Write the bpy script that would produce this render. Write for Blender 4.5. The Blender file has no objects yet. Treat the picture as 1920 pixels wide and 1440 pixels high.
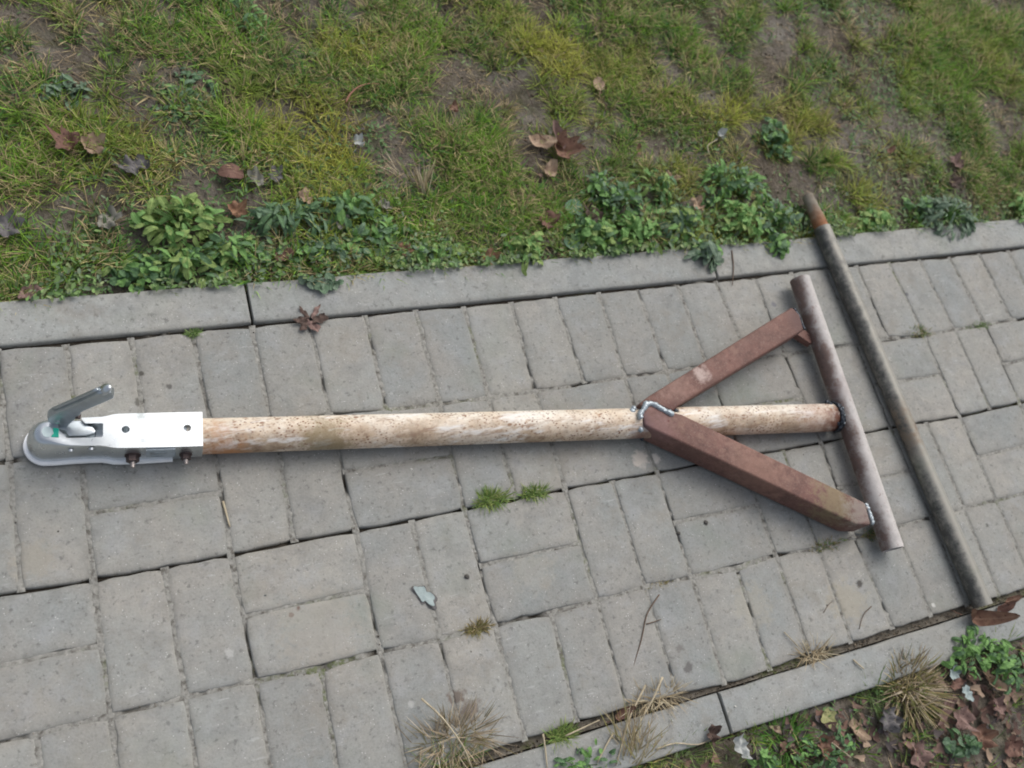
import bpy, bmesh, math, random
import numpy as np
from mathutils import Vector, Matrix
random.seed(7); rng = np.random.default_rng(7)
sc = bpy.context.scene
COL = sc.collection

# ---------------------------------------------------------------- camera
R = np.array([[0.9118,0.1252,-0.3912],[-0.2607,0.9123,-0.3157],[0.3173,0.3899,0.8645]])
u_,_,v_ = np.linalg.svd(R); R = u_@v_
C0 = np.array([0.1553,-0.7409,1.5456]); F = 1760.65
cam_d = bpy.data.cameras.new("camera"); cam = bpy.data.objects.new("camera", cam_d); COL.objects.link(cam)
cam.matrix_world = Matrix([[*R[0],C0[0]],[*R[1],C0[1]],[*R[2],C0[2]],[0,0,0,1]])
cam_d.sensor_width = 36; cam_d.lens = F/1920*36; cam_d.clip_start = .02; cam_d.clip_end = 400
cam_d.dof.use_dof = True; cam_d.dof.focus_distance = 1.58; cam_d.dof.aperture_fstop = 4.0
sc.camera = cam
# ---------------------------------------------------------------- world, sun, exposure
w = bpy.data.worlds.new("World"); sc.world = w; w.use_nodes = True
nt = w.node_tree; nt.nodes.clear()
SUN_EL, SUN_AZ = math.radians(52), math.radians(38)      # direction towards the bright part of the cloud cover
sky = nt.nodes.new("ShaderNodeTexSky"); sky.sky_type = 'NISHITA'; sky.sun_disc = False
sky.sun_elevation = SUN_EL; sky.sun_rotation = math.pi/2 - SUN_AZ
sky.air_density = 1.0; sky.dust_density = 6.0; sky.ozone_density = 1.0
hs = nt.nodes.new("ShaderNodeHueSaturation"); hs.inputs['Saturation'].default_value = .50
bg = nt.nodes.new("ShaderNodeBackground"); bg.inputs['Strength'].default_value = .135
out = nt.nodes.new("ShaderNodeOutputWorld")
nt.links.new(sky.outputs[0], hs.inputs['Color']); nt.links.new(hs.outputs[0], bg.inputs[0]); nt.links.new(bg.outputs[0], out.inputs[0])
sd = bpy.data.lights.new("sun", 'SUN'); sd.energy = .55; sd.angle = math.radians(60); sd.color = (1,.995,.985)
sun = bpy.data.objects.new("sun", sd); COL.objects.link(sun)
sdir = Vector((math.cos(SUN_EL)*math.cos(SUN_AZ), math.cos(SUN_EL)*math.sin(SUN_AZ), math.sin(SUN_EL)))
sun.rotation_euler = sdir.to_track_quat('Z','Y').to_euler()
sc.view_settings.view_transform = 'Standard'; sc.view_settings.look = 'None'
sc.view_settings.gamma = 1; sc.view_settings.use_curve_mapping = False
sc.view_settings.exposure = 0.22
sc.render.engine = 'CYCLES'
sc.cycles.pixel_filter_type = 'BLACKMAN_HARRIS'; sc.cycles.filter_width = 1.9
sc.cycles.max_bounces = 6

# ---------------------------------------------------------------- helpers
def at(x, y, z=0.):
    d = R@np.array([(x-960)/F, -(y-720)/F, -1.]); return C0 + (z-C0[2])/d[2]*d
def at_plane(x, y, p, n):
    d = R@np.array([(x-960)/F, -(y-720)/F, -1.]); return C0 + ((np.array(p)-C0)@n)/(d@n)*d
def bow(u): return .0036*(u-1.1)**2
def tag(o, label=None, cat=None, group=None, kind=None):
    for k,v in (('label',label),('category',cat),('group',group),('kind',kind)):
        if v: o[k] = v
    return o
def empty(name, loc=(0,0,0), rz=0, parent=None):
    o = bpy.data.objects.new(name, None); COL.objects.link(o); o.location = loc; o.rotation_euler = (0,0,rz); o.empty_display_size=.05
    if parent: o.parent = parent
    return o
def link(name, me, mat=None, parent=None, smooth=True):
    if mat is not None:
        me.materials.clear(); me.materials.append(mat)
    if smooth: me.polygons.foreach_set('use_smooth', [True]*len(me.polygons))
    o = bpy.data.objects.new(name, me); COL.objects.link(o)
    if parent: o.parent = parent
    return o
def mesh(name, V, Fc):
    me = bpy.data.meshes.new(name); me.from_pydata([tuple(map(float,v)) for v in V], [], Fc); me.update(); return me
def big_mesh(name, V, quads=None, tris=None, col=None):
    V = np.asarray(V, np.float32); fl=[]; tot=[]
    if quads is not None and len(quads): fl.append(np.asarray(quads,np.int32).ravel()); tot.append(np.full(len(quads),4,np.int32))
    if tris is not None and len(tris): fl.append(np.asarray(tris,np.int32).ravel()); tot.append(np.full(len(tris),3,np.int32))
    fl=np.concatenate(fl); tot=np.concatenate(tot); st=np.concatenate([[0],np.cumsum(tot)[:-1]]).astype(np.int32)
    me=bpy.data.meshes.new(name); me.vertices.add(len(V)); me.vertices.foreach_set('co',V.ravel())
    me.loops.add(len(fl)); me.loops.foreach_set('vertex_index',fl)
    me.polygons.add(len(tot)); me.polygons.foreach_set('loop_start',st); me.polygons.foreach_set('loop_total',tot)
    me.update(calc_edges=True)
    if col is not None:
        a=me.color_attributes.new('Col','FLOAT_COLOR','POINT'); c=np.ones((len(V),4),np.float32); c[:,:3]=col; a.data.foreach_set('color',c.ravel())
    return me
def add_col(me, cols):
    a=me.color_attributes.new('Col','FLOAT_COLOR','POINT'); c=np.ones((len(me.vertices),4),np.float32); c[:,:3]=cols; a.data.foreach_set('color',c.ravel())
def bm_obj(name, bm, mat, parent=None, smooth=True, sharp=None):
    bmesh.ops.recalc_face_normals(bm, faces=bm.faces)
    me=bpy.data.meshes.new(name); bm.to_mesh(me); bm.free()
    o = link(name, me, mat, parent, smooth)
    if smooth and sharp: me.set_sharp_from_angle(angle=math.radians(sharp))
    return o
def tube_bm(pts, rad, seg=20, cap=True, wob=0., hollow=None):
    """swept tube through pts; rad scalar or list"""
    bm=bmesh.new(); pts=[Vector(p) for p in pts]; n=len(pts)
    if not hasattr(rad,'__len__'): rad=[rad]*n
    rings=[]; prev=None
    for i,p in enumerate(pts):
        t=(pts[min(i+1,n-1)]-pts[max(i-1,0)]).normalized()
        a=Vector((0,0,1)) if abs(t.z)<.9 else Vector((1,0,0))
        s=t.cross(a).normalized(); b=s.cross(t)
        rr=[]
        for k in range(seg):
            th=2*math.pi*k/seg; r=rad[i]*(1+wob*random.uniform(-1,1))
            rr.append(bm.verts.new(p+s*math.cos(th)*r+b*math.sin(th)*r))
        rings.append(rr)
    for i in range(n-1):
        for k in range(seg):
            bm.faces.new((rings[i][k],rings[i][(k+1)%seg],rings[i+1][(k+1)%seg],rings[i+1][k]))
    if cap and not hollow: bm.faces.new(rings[0]); bm.faces.new(rings[-1])
    if hollow:
        for e,(ring,p) in enumerate(((rings[0],pts[0]),(rings[-1],pts[-1]))):
            q=(pts[1] if e==0 else pts[-2]); d=(q-p).normalized()
            inn=[bm.verts.new(p+(v.co-p)*hollow) for v in ring]; deep=[bm.verts.new(v.co+d*.08) for v in inn]
            for k in range(seg):
                k2=(k+1)%seg
                bm.faces.new((ring[k],ring[k2],inn[k2],inn[k])); bm.faces.new((inn[k],inn[k2],deep[k2],deep[k]))
            bm.faces.new(deep)
    return bm
def prism_bm(poly_top, poly_bot, bev=.0):
    bm=bmesh.new(); a=[bm.verts.new(p) for p in poly_top]; b=[bm.verts.new(p) for p in poly_bot]; n=len(a)
    bm.faces.new(a); bm.faces.new(b[::-1])
    for i in range(n): bm.faces.new((a[i],b[i],b[(i+1)%n],a[(i+1)%n]))
    bmesh.ops.recalc_face_normals(bm, faces=bm.faces)
    if bev:
        ed=[e for e in bm.edges if e.calc_face_angle(0)>.35]
        bmesh.ops.bevel(bm, geom=ed, offset=bev, segments=3, profile=.5, affect='EDGES')
    return bm

# node helpers
class NT:
    def __init__(s, name):
        s.m=bpy.data.materials.new(name); s.m.use_nodes=True; s.t=s.m.node_tree; s.t.nodes.clear()
        s.out=s.t.nodes.new('ShaderNodeOutputMaterial'); s.b=s.t.nodes.new('ShaderNodeBsdfPrincipled'); s.t.links.new(s.b.outputs[0],s.out.inputs[0])
        s.tc=s.t.nodes.new('ShaderNodeTexCoord')
    def set(s, **k):
        for a,v in k.items():
            a=a.replace('_',' '); i=s.b.inputs[a]
            if hasattr(v,'is_output') or isinstance(v,bpy.types.NodeSocket): s.t.links.new(v,i)
            else: i.default_value = (*v,1) if isinstance(v,tuple) and len(v)==3 else v
    def put(s, sock, v):
        if isinstance(v,bpy.types.NodeSocket): s.t.links.new(v,sock)
        elif isinstance(v,tuple) and len(v)==3 and sock.type=='RGBA': sock.default_value=(*v,1)
        else: sock.default_value=v
    def noise(s, scale, detail=4, rough=.55, vec=None, dist=0.):
        n=s.t.nodes.new('ShaderNodeTexNoise'); n.inputs['Scale'].default_value=scale; n.inputs['Detail'].default_value=detail
        n.inputs['Roughness'].default_value=rough; n.inputs['Distortion'].default_value=dist
        s.t.links.new(vec if vec is not None else s.tc.outputs['Object'], n.inputs['Vector']); return n.outputs[0]
    def vor(s, scale, vec=None, out='Distance', feat='F1', rnd=1.):
        n=s.t.nodes.new('ShaderNodeTexVoronoi'); n.feature=feat; n.inputs['Scale'].default_value=scale; n.inputs['Randomness'].default_value=rnd
        s.t.links.new(vec if vec is not None else s.tc.outputs['Object'], n.inputs['Vector']); return n.outputs[out]
    def mapping(s, scale=(1,1,1), rot=(0,0,0), loc=(0,0,0), vec=None):
        n=s.t.nodes.new('ShaderNodeMapping'); n.inputs['Scale'].default_value=scale; n.inputs['Rotation'].default_value=rot; n.inputs['Location'].default_value=loc
        s.t.links.new(vec if vec is not None else s.tc.outputs['Object'], n.inputs['Vector']); return n.outputs[0]
    def ramp(s, v, a, b, lo=0., hi=1.):
        n=s.t.nodes.new('ShaderNodeMapRange'); n.inputs['From Min'].default_value=a; n.inputs['From Max'].default_value=b
        n.inputs['To Min'].default_value=lo; n.inputs['To Max'].default_value=hi; s.put(n.inputs['Value'],v); return n.outputs[0]
    def mix(s, f, a, b, mode='MIX'):
        n=s.t.nodes.new('ShaderNodeMix'); n.data_type='RGBA'; n.blend_type=mode; n.clamp_factor=True
        s.put(n.inputs[0],f); s.put(n.inputs[6],a); s.put(n.inputs[7],b); return n.outputs[2]
    def math(s, op, a, b=0.):
        n=s.t.nodes.new('ShaderNodeMath'); n.operation=op; s.put(n.inputs[0],a); s.put(n.inputs[1],b); return n.outputs[0]
    def attr(s, name='Col', out='Color'):
        n=s.t.nodes.new('ShaderNodeAttribute'); n.attribute_name=name; return n.outputs[out]
    def sep(s, v):
        n=s.t.nodes.new('ShaderNodeSeparateXYZ'); s.t.links.new(v,n.inputs[0]); return n.outputs
    def bump(s, h, strength=.3, dist=.001, prev=None):
        n=s.t.nodes.new('ShaderNodeBump'); n.inputs['Strength'].default_value=strength; n.inputs['Distance'].default_value=dist
        s.t.links.new(h,n.inputs['Height'])
        if prev is not None: s.t.links.new(prev,n.inputs['Normal'])
        return n.outputs[0]
    def pos(s):
        n=s.t.nodes.new('ShaderNodeNewGeometry'); return n.outputs['Position']
    def rnd(s):
        n=s.t.nodes.new('ShaderNodeObjectInfo'); return n.outputs['Random']
    def near(s, p, rad, soft=.5, wob=None):
        """mask: 1 inside radius around world point p"""
        n=s.t.nodes.new('ShaderNodeVectorMath'); n.operation='DISTANCE'; s.t.links.new(s.P,n.inputs[0]); n.inputs[1].default_value=tuple(map(float,p))
        d=n.outputs['Value']
        if wob is not None: d=s.math('ADD',d,wob)
        return s.ramp(d,rad,rad*soft)

# ---------------------------------------------------------------- materials
def concrete(name, base, tan, per_obj=True, spots=()):
    m=NT(name); m.P=m.pos(); P=m.P
    n1=m.noise(9,3,.5,P); n2=m.noise(45,5,.65,P); n3=m.noise(260,4,.7,P); n4=m.noise(3.2,2,.5,P)
    c=m.mix(m.ramp(m.noise(6,4,.6,P),.40,.60), base, tan)
    c=m.mix(m.ramp(n4,.45,.7,0,.45), c, (.235,.245,.225))
    if per_obj:
        c=m.mix(m.math('MULTIPLY',m.rnd(),.4), c, tan)
        c=m.mix(.6, c, m.mix(m.rnd(), (.42,.43,.44), (.60,.595,.58)), 'OVERLAY')
    c=m.mix(m.ramp(n2,.30,.72,0,.60), c, (.205,.205,.195), 'MIX'); c=m.mix(m.ramp(m.noise(19,4,.6,m.mapping(loc=(2,8,0),vec=P)),.52,.70,0,.40), c, (.33,.345,.355))
    c=m.mix(m.ramp(n3,.40,.75,0,.35), c, (.42,.42,.40))
    c=m.mix(m.ramp(n3,.42,.2,0,.5), c, (.12,.12,.11))
    # pale mineral grains
    g=m.vor(170,P); keep=m.ramp(m.noise(48,2,.5,P),.50,.58)
    c=m.mix(m.math('MULTIPLY',m.ramp(g,.16,.08),keep), c, (.62,.62,.60))
    g2=m.vor(48,m.mapping(loc=(3,1,0),vec=P)); keep2=m.ramp(m.noise(21,2,.5,m.mapping(loc=(1,4,0),vec=P)),.62,.66)
    c=m.mix(m.math('MULTIPLY',m.ramp(g2,.09,.05),keep2), c, (.055,.05,.045))
    # pale scuffs and dull wear marks
    sc1=m.noise(26,3,.6,m.mapping(scale=(1,5,1),rot=(0,0,-.7),vec=P)); c=m.mix(m.math('MULTIPLY',m.ramp(sc1,.62,.70),m.ramp(n1,.45,.6,0,.45)), c, (.47,.48,.47))
    sc2=m.noise(13,5,.75,m.mapping(loc=(5,9,1),vec=P)); c=m.mix(m.ramp(sc2,.52,.68,0,.45), c, (.185,.190,.185))
    sc3=m.noise(95,3,.7,m.mapping(loc=(1,9,4),vec=P)); c=m.mix(m.ramp(sc3,.58,.68,0,.6), c, (.12,.12,.115)); c=m.mix(m.ramp(m.noise(7,6,.8,m.mapping(loc=(15,2,1),vec=P)),.54,.66,0,.40), c, (.235,.215,.18))
    # algae tint
    c=m.mix(m.ramp(m.noise(5,3,.6,m.mapping(loc=(7,2,0),vec=P)),.58,.75,0,.4), c, (.19,.225,.175))
    e=m.attr()   # rim factor (soil and sand caught along the edges)
    er=m.sep(e)
    dirt=m.math('MULTIPLY', m.ramp(er[0],.0,1.,0,1), m.ramp(m.noise(30,4,.7,P),.3,.6,.25,1))
    c=m.mix(m.math('MULTIPLY',dirt,.38), c, m.mix(m.ramp(m.noise(14,3,.6,P),.35,.65), (.285,.275,.24),(.12,.115,.10)))
    for p,rad,colr,st in spots:
        wob=m.ramp(m.noise(55,3,.7,P),.3,.7,-rad*.45,rad*.45)
        c=m.mix(m.math('MULTIPLY',m.near(p,rad,.55,wob),st), c, colr)
    m.set(Base_Color=c, Roughness=m.ramp(n2,.3,.7,.78,.95), Specular_IOR_Level=.25)
    b=m.bump(n3,.45,.0012); b=m.bump(n2,.5,.0025,b)
    m.set(Normal=b)
    return m.m
SP=lambda x,y,r,c,s: (at(x,y,0),r,c,s)
spots=[SP(1612,1095,.011,(.05,.045,.04),.85),SP(62,1050,.035,(.33,.305,.255),.5),SP(1200,862,.02,(.55,.50,.44),.8),SP(1228,860,.012,(.6,.56,.5),.8),
 SP(560,1140,.006,(.12,.07,.055),.9),SP(546,1153,.004,(.12,.07,.055),.9),SP(875,1081,.005,(.08,.075,.07),.9),SP(1323,980,.006,(.09,.08,.07),.85),
 SP(1483,1122,.003,(.03,.03,.03),.95),SP(497,1117,.003,(.05,.06,.06),.9),SP(623,1158,.003,(.06,.07,.07),.9),SP(317,725,.006,(.09,.085,.08),.8),
 SP(880,1330,.02,(.15,.12,.10),.8),SP(855,1305,.016,(.14,.11,.09),.8),SP(1290,1250,.012,(.12,.115,.11),.8),SP(1275,1215,.010,(.16,.15,.14),.7),
 SP(1700,552,.006,(.12,.12,.13),.8),SP(1450,570,.008,(.17,.17,.20),.7),SP(1877,565,.006,(.07,.07,.06),.8),SP(265,700,.006,(.06,.055,.045),.8),SP(262,752,.009,(.08,.075,.065),.75),
 SP(236,603,.009,(.15,.15,.14),.6),SP(1000,1070,.045,(.40,.37,.31),.25),SP(600,1180,.08,(.35,.325,.28),.45),SP(1590,1130,.05,(.34,.31,.24),.5),SP(1410,1135,.05,(.35,.33,.27),.4),
 SP(1550,1135,.002,(.03,.03,.03),.9),SP(1750,1135,.006,(.7,.7,.66),.6),SP(430,1225,.008,(.5,.5,.48),.5),SP(770,1320,.006,(.5,.5,.48),.5),SP(1850,985,.006,(.1,.1,.09),.8)]
M_paver=concrete('paver_concrete',(.270,.292,.284),(.325,.312,.280),True,spots)
M_kerb=concrete('kerb_concrete',(.308,.334,.328),(.335,.335,.308),True)

def veg_mat(name, rough=.55, trans=.25, amp=.25, sc_=180):
    m=NT(name); c=m.attr(); n=m.noise(sc_,2,.5,m.pos())
    c=m.mix(m.ramp(n,.3,.7,0,amp), c, m.mix(.5,c,(.03,.03,.02)))
    m.set(Base_Color=c, Roughness=rough, Specular_IOR_Level=.35)
    tr=m.t.nodes.new('ShaderNodeBsdfTranslucent'); m.t.links.new(c,tr.inputs[0])
    mx=m.t.nodes.new('ShaderNodeMixShader'); mx.inputs[0].default_value=trans
    m.t.links.new(m.b.outputs[0],mx.inputs[1]); m.t.links.new(tr.outputs[0],mx.inputs[2]); m.t.links.new(mx.outputs[0],m.out.inputs[0])
    return m.m
M_grass=veg_mat('grass_blades'); M_dry=veg_mat('dry_straw',.8,.1)
def leaf_mat(name, c1, c2, vein=None, rough=.7, trans=.12, scale=70, spec=.3, spot=None):
    m=NT(name); ob=m.tc.outputs['Object']
    n=m.noise(scale,4,.65,ob); c=m.mix(m.ramp(n,.35,.65), c1, c2)
    if spot: c=m.mix(m.ramp(m.noise(scale*2.2,3,.6,m.mapping(loc=(4,4,0))),.58,.66), c, spot)
    rim=m.sep(m.attr())
    if vein: c=m.mix(m.ramp(rim[1],.5,1.,0,.55), c, vein)
    c=m.mix(m.ramp(rim[0],.75,1.,0,.45), c, tuple(x*.45 for x in c1))
    m.set(Base_Color=c, Roughness=rough, Specular_IOR_Level=spec, Normal=m.bump(m.noise(scale*2.5,3,.6,ob),.5,.0015))
    tr=m.t.nodes.new('ShaderNodeBsdfTranslucent'); m.t.links.new(c,tr.inputs[0])
    mx=m.t.nodes.new('ShaderNodeMixShader'); mx.inputs[0].default_value=trans
    m.t.links.new(m.b.outputs[0],mx.inputs[1]); m.t.links.new(tr.outputs[0],mx.inputs[2]); m.t.links.new(mx.outputs[0],m.out.inputs[0])
    return m.m
def soil_mat():
    m=NT('soil'); P=m.pos()
    n1=m.noise(4.5,4,.6,P); n2=m.noise(30,5,.65,P); n3=m.noise(160,5,.7,P)
    c=m.mix(m.ramp(n1,.38,.62), (.105,.088,.066), (.205,.19,.165))
    c=m.mix(m.ramp(n2,.35,.7,0,.7), c, (.070,.055,.042))
    c=m.mix(m.ramp(n3,.45,.75,0,.6), c, (.26,.23,.19))
    c=m.mix(m.ramp(n3,.45,.25,0,.6), c, (.035,.028,.022))
    c=m.mix(m.ramp(m.noise(11,4,.6,m.mapping(loc=(5,1,2),vec=P)),.52,.66,0,.6), c, (.075,.085,.03))
    yy=m.math('ADD',m.sep(P)[1],m.ramp(n2,.3,.7,-.12,.12)); c=m.mix(m.ramp(yy,1.25,1.6,0,.8), c, m.mix(m.ramp(n2,.35,.65),(.10,.15,.04),(.17,.19,.06)))
    m.set(Base_Color=c, Roughness=.95, Specular_IOR_Level=.15)
    b=m.bump(n3,.8,.004); b=m.bump(n2,.9,.012,b); m.set(Normal=b); return m.m
M_soil=soil_mat()
def attr_mat(name, rough=.9, bump=.5):
    m=NT(name); c=m.attr(); P=m.pos(); n=m.noise(220,4,.7,P)
    c=m.mix(m.ramp(n,.35,.7,0,.5), c, m.mix(.6,c,(.03,.027,.02))); c=m.mix(m.ramp(m.noise(70,4,.7,P),.50,.66,0,.75),c,(.065,.056,.045)); c=m.mix(m.math('MULTIPLY',m.ramp(m.noise(6,3,.6,m.mapping(loc=(3,3,0),vec=P)),.56,.66,0,.7),m.ramp(m.noise(110,3,.6,P),.42,.58)),c,(.095,.12,.035))
    m.set(Base_Color=c, Roughness=rough, Specular_IOR_Level=.15, Normal=m.bump(n,bump,.003)); return m.m
M_joint=attr_mat('joint_sand'); M_crumb=attr_mat('soil_crumbs')

# ---------------------------------------------------------------- ground heights
def vnoise(x, y, s, seed):
    x=np.asarray(x,float)*s; y=np.asarray(y,float)*s
    xi=np.floor(x).astype(int); yi=np.floor(y).astype(int); fx=x-xi; fy=y-yi; fx=fx*fx*(3-2*fx); fy=fy*fy*(3-2*fy)
    def h(a,b):
        n=(a*374761393+b*668265263+seed*1442695041)&0x7fffffff
        n=((n^(n>>13))*1274126177)&0x7fffffff; return ((n^(n>>16))&0xffff)/65535.
    return (h(xi,yi)*(1-fx)+h(xi+1,yi)*fx)*(1-fy)+(h(xi,yi+1)*(1-fx)+h(xi+1,yi+1)*fx)*fy
def fbm(x,y,s,seed,o=4): 
    t=0;a=1;w_=0
    for k in range(o): t=t+a*vnoise(x,y,s*2**k,seed+k*17); w_+=a; a*=.5
    return t/w_
KU,KL,KB=.0845,-.810,-.883
def gh(x, y):
    x=np.asarray(x,float); y=np.asarray(y,float); b=bow(np.clip(x,-3,5))
    lumps=(fbm(x,y,7,3)-.5)*.030+(fbm(x,y,40,9,3)-.5)*.012
    up=y-(KU+b); dn=(KB+b)-y
    d=np.maximum(up,dn)
    h=-.014+lumps*np.clip(d/.06+.25,0,1)+.006*np.clip(d/.3,0,1)
    return np.where(d<.0, -.075, h)
xs=np.concatenate([-np.geomspace(80,.9,14),np.arange(-.8,3.9,.012),np.geomspace(4.0,80,14)])
ys=np.concatenate([-np.geomspace(80,1.8,12),np.arange(-1.7,KB-.004,.012),[KB-.001,KB+.012,-.4,KU-.012,KU+.001],np.arange(KU+.008,1.9,.012),np.geomspace(2.0,80,13)])
X,Y=np.meshgrid(xs,ys); Yb=Y+np.where(np.abs(Y)<1.95,bow(np.clip(X,-3,5)),0); Z=gh(X,Yb)
nx,ny=len(xs),len(ys); idx=np.arange(nx*ny).reshape(ny,nx)
q=np.stack([idx[:-1,:-1],idx[:-1,1:],idx[1:,1:],idx[1:,:-1]],-1).reshape(-1,4)
g=link('ground', big_mesh('ground', np.stack([X,Yb,Z],-1).reshape(-1,3), q), M_soil)
tag(g,'bare brown soil of the lawn and flower bed around the path','ground',kind='structure')

# ---------------------------------------------------------------- paving
P={}
def row(r,d):
    for i,xy in d.items(): P[i,r]=xy
row(0,{1:(122.5,645),2:(245,632.5),3:(360,620),4:(472,610),5:(579,601),6:(684,590),7:(779,580),8:(869,574),9:(958,565.5),10:(1040,556),11:(1122.5,547.5),12:(1196,541),13:(1270,532.5),14:(1341,526),15:(1414,520),18:(1606,497),19:(1666,491),20:(1724,486),21:(1780,481),22:(1835,475),23:(1890,469)})
row(1,{5:(619,776),6:(725,770),7:(825,757),8:(917,746),9:(1004,734),10:(1097,719),11:(1172,707),12:(1250,697),13:(1325,684),15:(1472,665),17:(1606,645),18:(1665,633),19:(1733,629),20:(1790,618),21:(1848,610)})
row(2,{1:(175,1087),3:(433,1040),4:(552,1015),5:(667,995),7:(871,955),9:(1060,917),11:(1232,885),15:(1540,830),19:(1800,781),21:(1912,755)})
row(3,{1:(207,1342),3:(480,1277),4:(602,1255),5:(713,1221),6:(825,1200),7:(928,1172),8:(1035,1150),9:(1120,1126),10:(1210,1100),11:(1297,1082),12:(1382,1066),13:(1455,1041),14:(1535,1028),15:(1602,1008),16:(1680,989),17:(1750,969),19:(1868,938)})
row(4,{7:(985,1390),8:(1082,1355),9:(1177,1330),10:(1270,1303),11:(1360,1285),12:(1445,1258),13:(1517,1225),14:(1596,1207),15:(1675,1180),16:(1747,1157),17:(1815,1137),18:(1875,1120)})
VR=[0.,-.193,-.3978,-.6028,-.795]
def node(i,r):
    u=i*.1
    p=np.array([u, VR[r]+bow(u)])
    if (i,r) in P:
        d=at(*P[i,r])[:2]-p; p=p+np.clip(d,-.007,.007)
    else: p=p+np.array([(vnoise(i*3.7,r*9.1,1,5)-.5)*.006,(vnoise(i*2.3,r*5.1,1,8)-.5)*.004])
    return p
paving=empty('pavement',(0,0,0)); tag(paving,'grey concrete block path laid in pairs with sandy joints','pavement',kind='structure')
def paver(cor, name='paver', parent=paving, mat=M_paver, top=0., gap=.0018, bev=.0028, depth=.05):
    """cor: 4 corners ccw"""
    cor=[np.array(c,float) for c in cor]; cen=sum(cor)/4
    tilt=np.array([random.uniform(-.006,.006),random.uniform(-.006,.006)]); dz=top+random.uniform(-.0008,.0008)
    per=[]
    for a in range(4):
        A,B=cor[a],cor[(a+1)%4]; L=np.linalg.norm(B-A); n=max(3,int(L/.022))
        for k in range(n): per.append((A+(B-A)*k/n, k==0))
    def inset(pt, d):
        # move towards the inside by d on both axes of the quad
        e1=(cor[1]-cor[0])/np.linalg.norm(cor[1]-cor[0]); e2=np.array([-e1[1],e1[0]])
        r=pt-cen; a,b=r@e1,r@e2
        hw=max(abs((c-cen)@e1) for c in cor); hh=max(abs((c-cen)@e2) for c in cor)
        return cen+e1*a*(1-d/hw)+e2*b*(1-d/hh)
    rings=[]; 
    wob=[random.uniform(-.0012,.0012)+(.0022 if random.random()<.05 else 0) for _ in per]
    for lev,(ins,zz,rim) in enumerate(((0,-depth,1),(0,-bev*1.1,1),(bev*.45,-bev*.4,1),(bev,-.0003,.95),(.0085,0.0002,.4),(.018,.0004,0))):
        R_=[]
        for (pt,cn),wv in zip(per,wob):
            p=inset(pt,gap+ins+(wv if lev in(1,2,3) else 0)+(.0018 if (cn and lev<4) else 0))
            z=zz+dz+(p-cen)@tilt
            R_.append((p[0],p[1],z,rim))
        rings.append(R_)
    V=[];rim=[]
    for r_ in rings:
        for p in r_: V.append(p[:3]); rim.append(p[3])
    n=len(per); Fc=[]
    for k in range(len(rings)-1):
        for j in range(n): Fc.append((k*n+j,k*n+(j+1)%n,(k+1)*n+(j+1)%n,(k+1)*n+j))
    Fc.append([5*n+j for j in range(n)])
    me=mesh(name,V,Fc); add_col(me,np.stack([rim,rim,rim],1)); 
    return link(name,me,mat,parent,True)
I0,I1=-9,33
for r in (0,3):
    for i in range(I0,I1): paver([node(i,r+1),node(i+1,r+1),node(i+1,r),node(i,r)])
for r in (1,2):
    for i in range(I0,I1-1,2):
        vert = ((i-1)//2)%2==(1 if r==1 else 0)
        a,b,c,d=node(i,r+1),node(i+2,r+1),node(i+2,r),node(i,r)
        if vert:
            m1=node(i+1,r+1) if (i+1,r+1) in P else (a+b)/2; m2=node(i+1,r) if ((i+1,r) in P and (i+1,r) != 0) else (c+d)/2
            paver([a,m1,m2,d]); paver([m1,b,c,m2])
        else:
            m1=(a+d)/2; m2=(b+c)/2; j=random.uniform(-.002,.002)
            m1=m1+[0,j]; m2=m2+[0,j]
            paver([a,b,m2,m1]); paver([m1,m2,c,d])
# bed under the pavers
def strip_sheet(name,x0,x1,yl,yh,z,mat,parent,n=60):
    V=[];Fc=[]
    for k in range(n+1):
        x=x0+(x1-x0)*k/n; V+= [(x,yl+bow(x),z),(x,yh+bow(x),z)]
    for k in range(n): Fc.append((2*k,2*k+2,2*k+3,2*k+1))
    me=mesh(name,V,Fc); add_col(me,np.tile([.05,.042,.033],(len(V),1))); return link(name,me,mat,parent)
strip_sheet('bedding_sand',-1.0,3.4,KB+.01,KU-.01,-.019,M_joint,paving)
# kerbs
kerb=empty('kerb'); tag(kerb,'grey concrete edging kerb between the lawn and the path','kerb',kind='structure')
def kerb_slab(u0,u1,ylo,yhi,top):
    n=20; cols=[]; prof=[(0,-.09),(0,-.004),(.0012,-.0012),(.004,0.),(.012,.0003)]
    W=len(prof)*2
    V=[];rim=[]
    us=[u0,u0+.0015]+list(np.linspace(u0+.006,u1-.006,n))+[u1-.0015,u1]
    for k,u in enumerate(us):
        e=0 if 0<k<len(us)-1 else 1
        w1=(vnoise(u*60,ylo*9,1,4)-.5)*.0022; w2=(vnoise(u*60,yhi*9,1,6)-.5)*.003
        for j,(a,z) in enumerate(prof): V.append((u,ylo+bow(u)+a+w1,top+z-(.003 if e and j>1 else 0))); rim.append(max(e,[1,1,.9,.6,0][j]))
        for j,(a,z) in list(enumerate(prof))[::-1]: V.append((u,yhi+bow(u)-a-w2,top+z-(.003 if e and j>1 else 0))); rim.append(max(e,[1,1,.9,.6,0][j]))
    Fc=[]
    for k in range(len(us)-1):
        for j in range(W-1): Fc.append((k*W+j,(k+1)*W+j,(k+1)*W+j+1,k*W+j+1))
    Fc.append(list(range(W))[::-1]); Fc.append([(len(us)-1)*W+j for j in range(W)])
    me=mesh('kerb_stone',V,Fc); add_col(me,np.stack([rim]*3,1)); o=link('kerb_stone',me,M_kerb,kerb,True); me.set_sharp_from_angle(angle=math.radians(50)); return o
for a,b in ((-1.6,-.603),(-.597,.399),(.4035,1.398),(1.4025,2.397),(2.402,3.4)): kerb_slab(a,b,.0035,KU-.001,.002)
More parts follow.
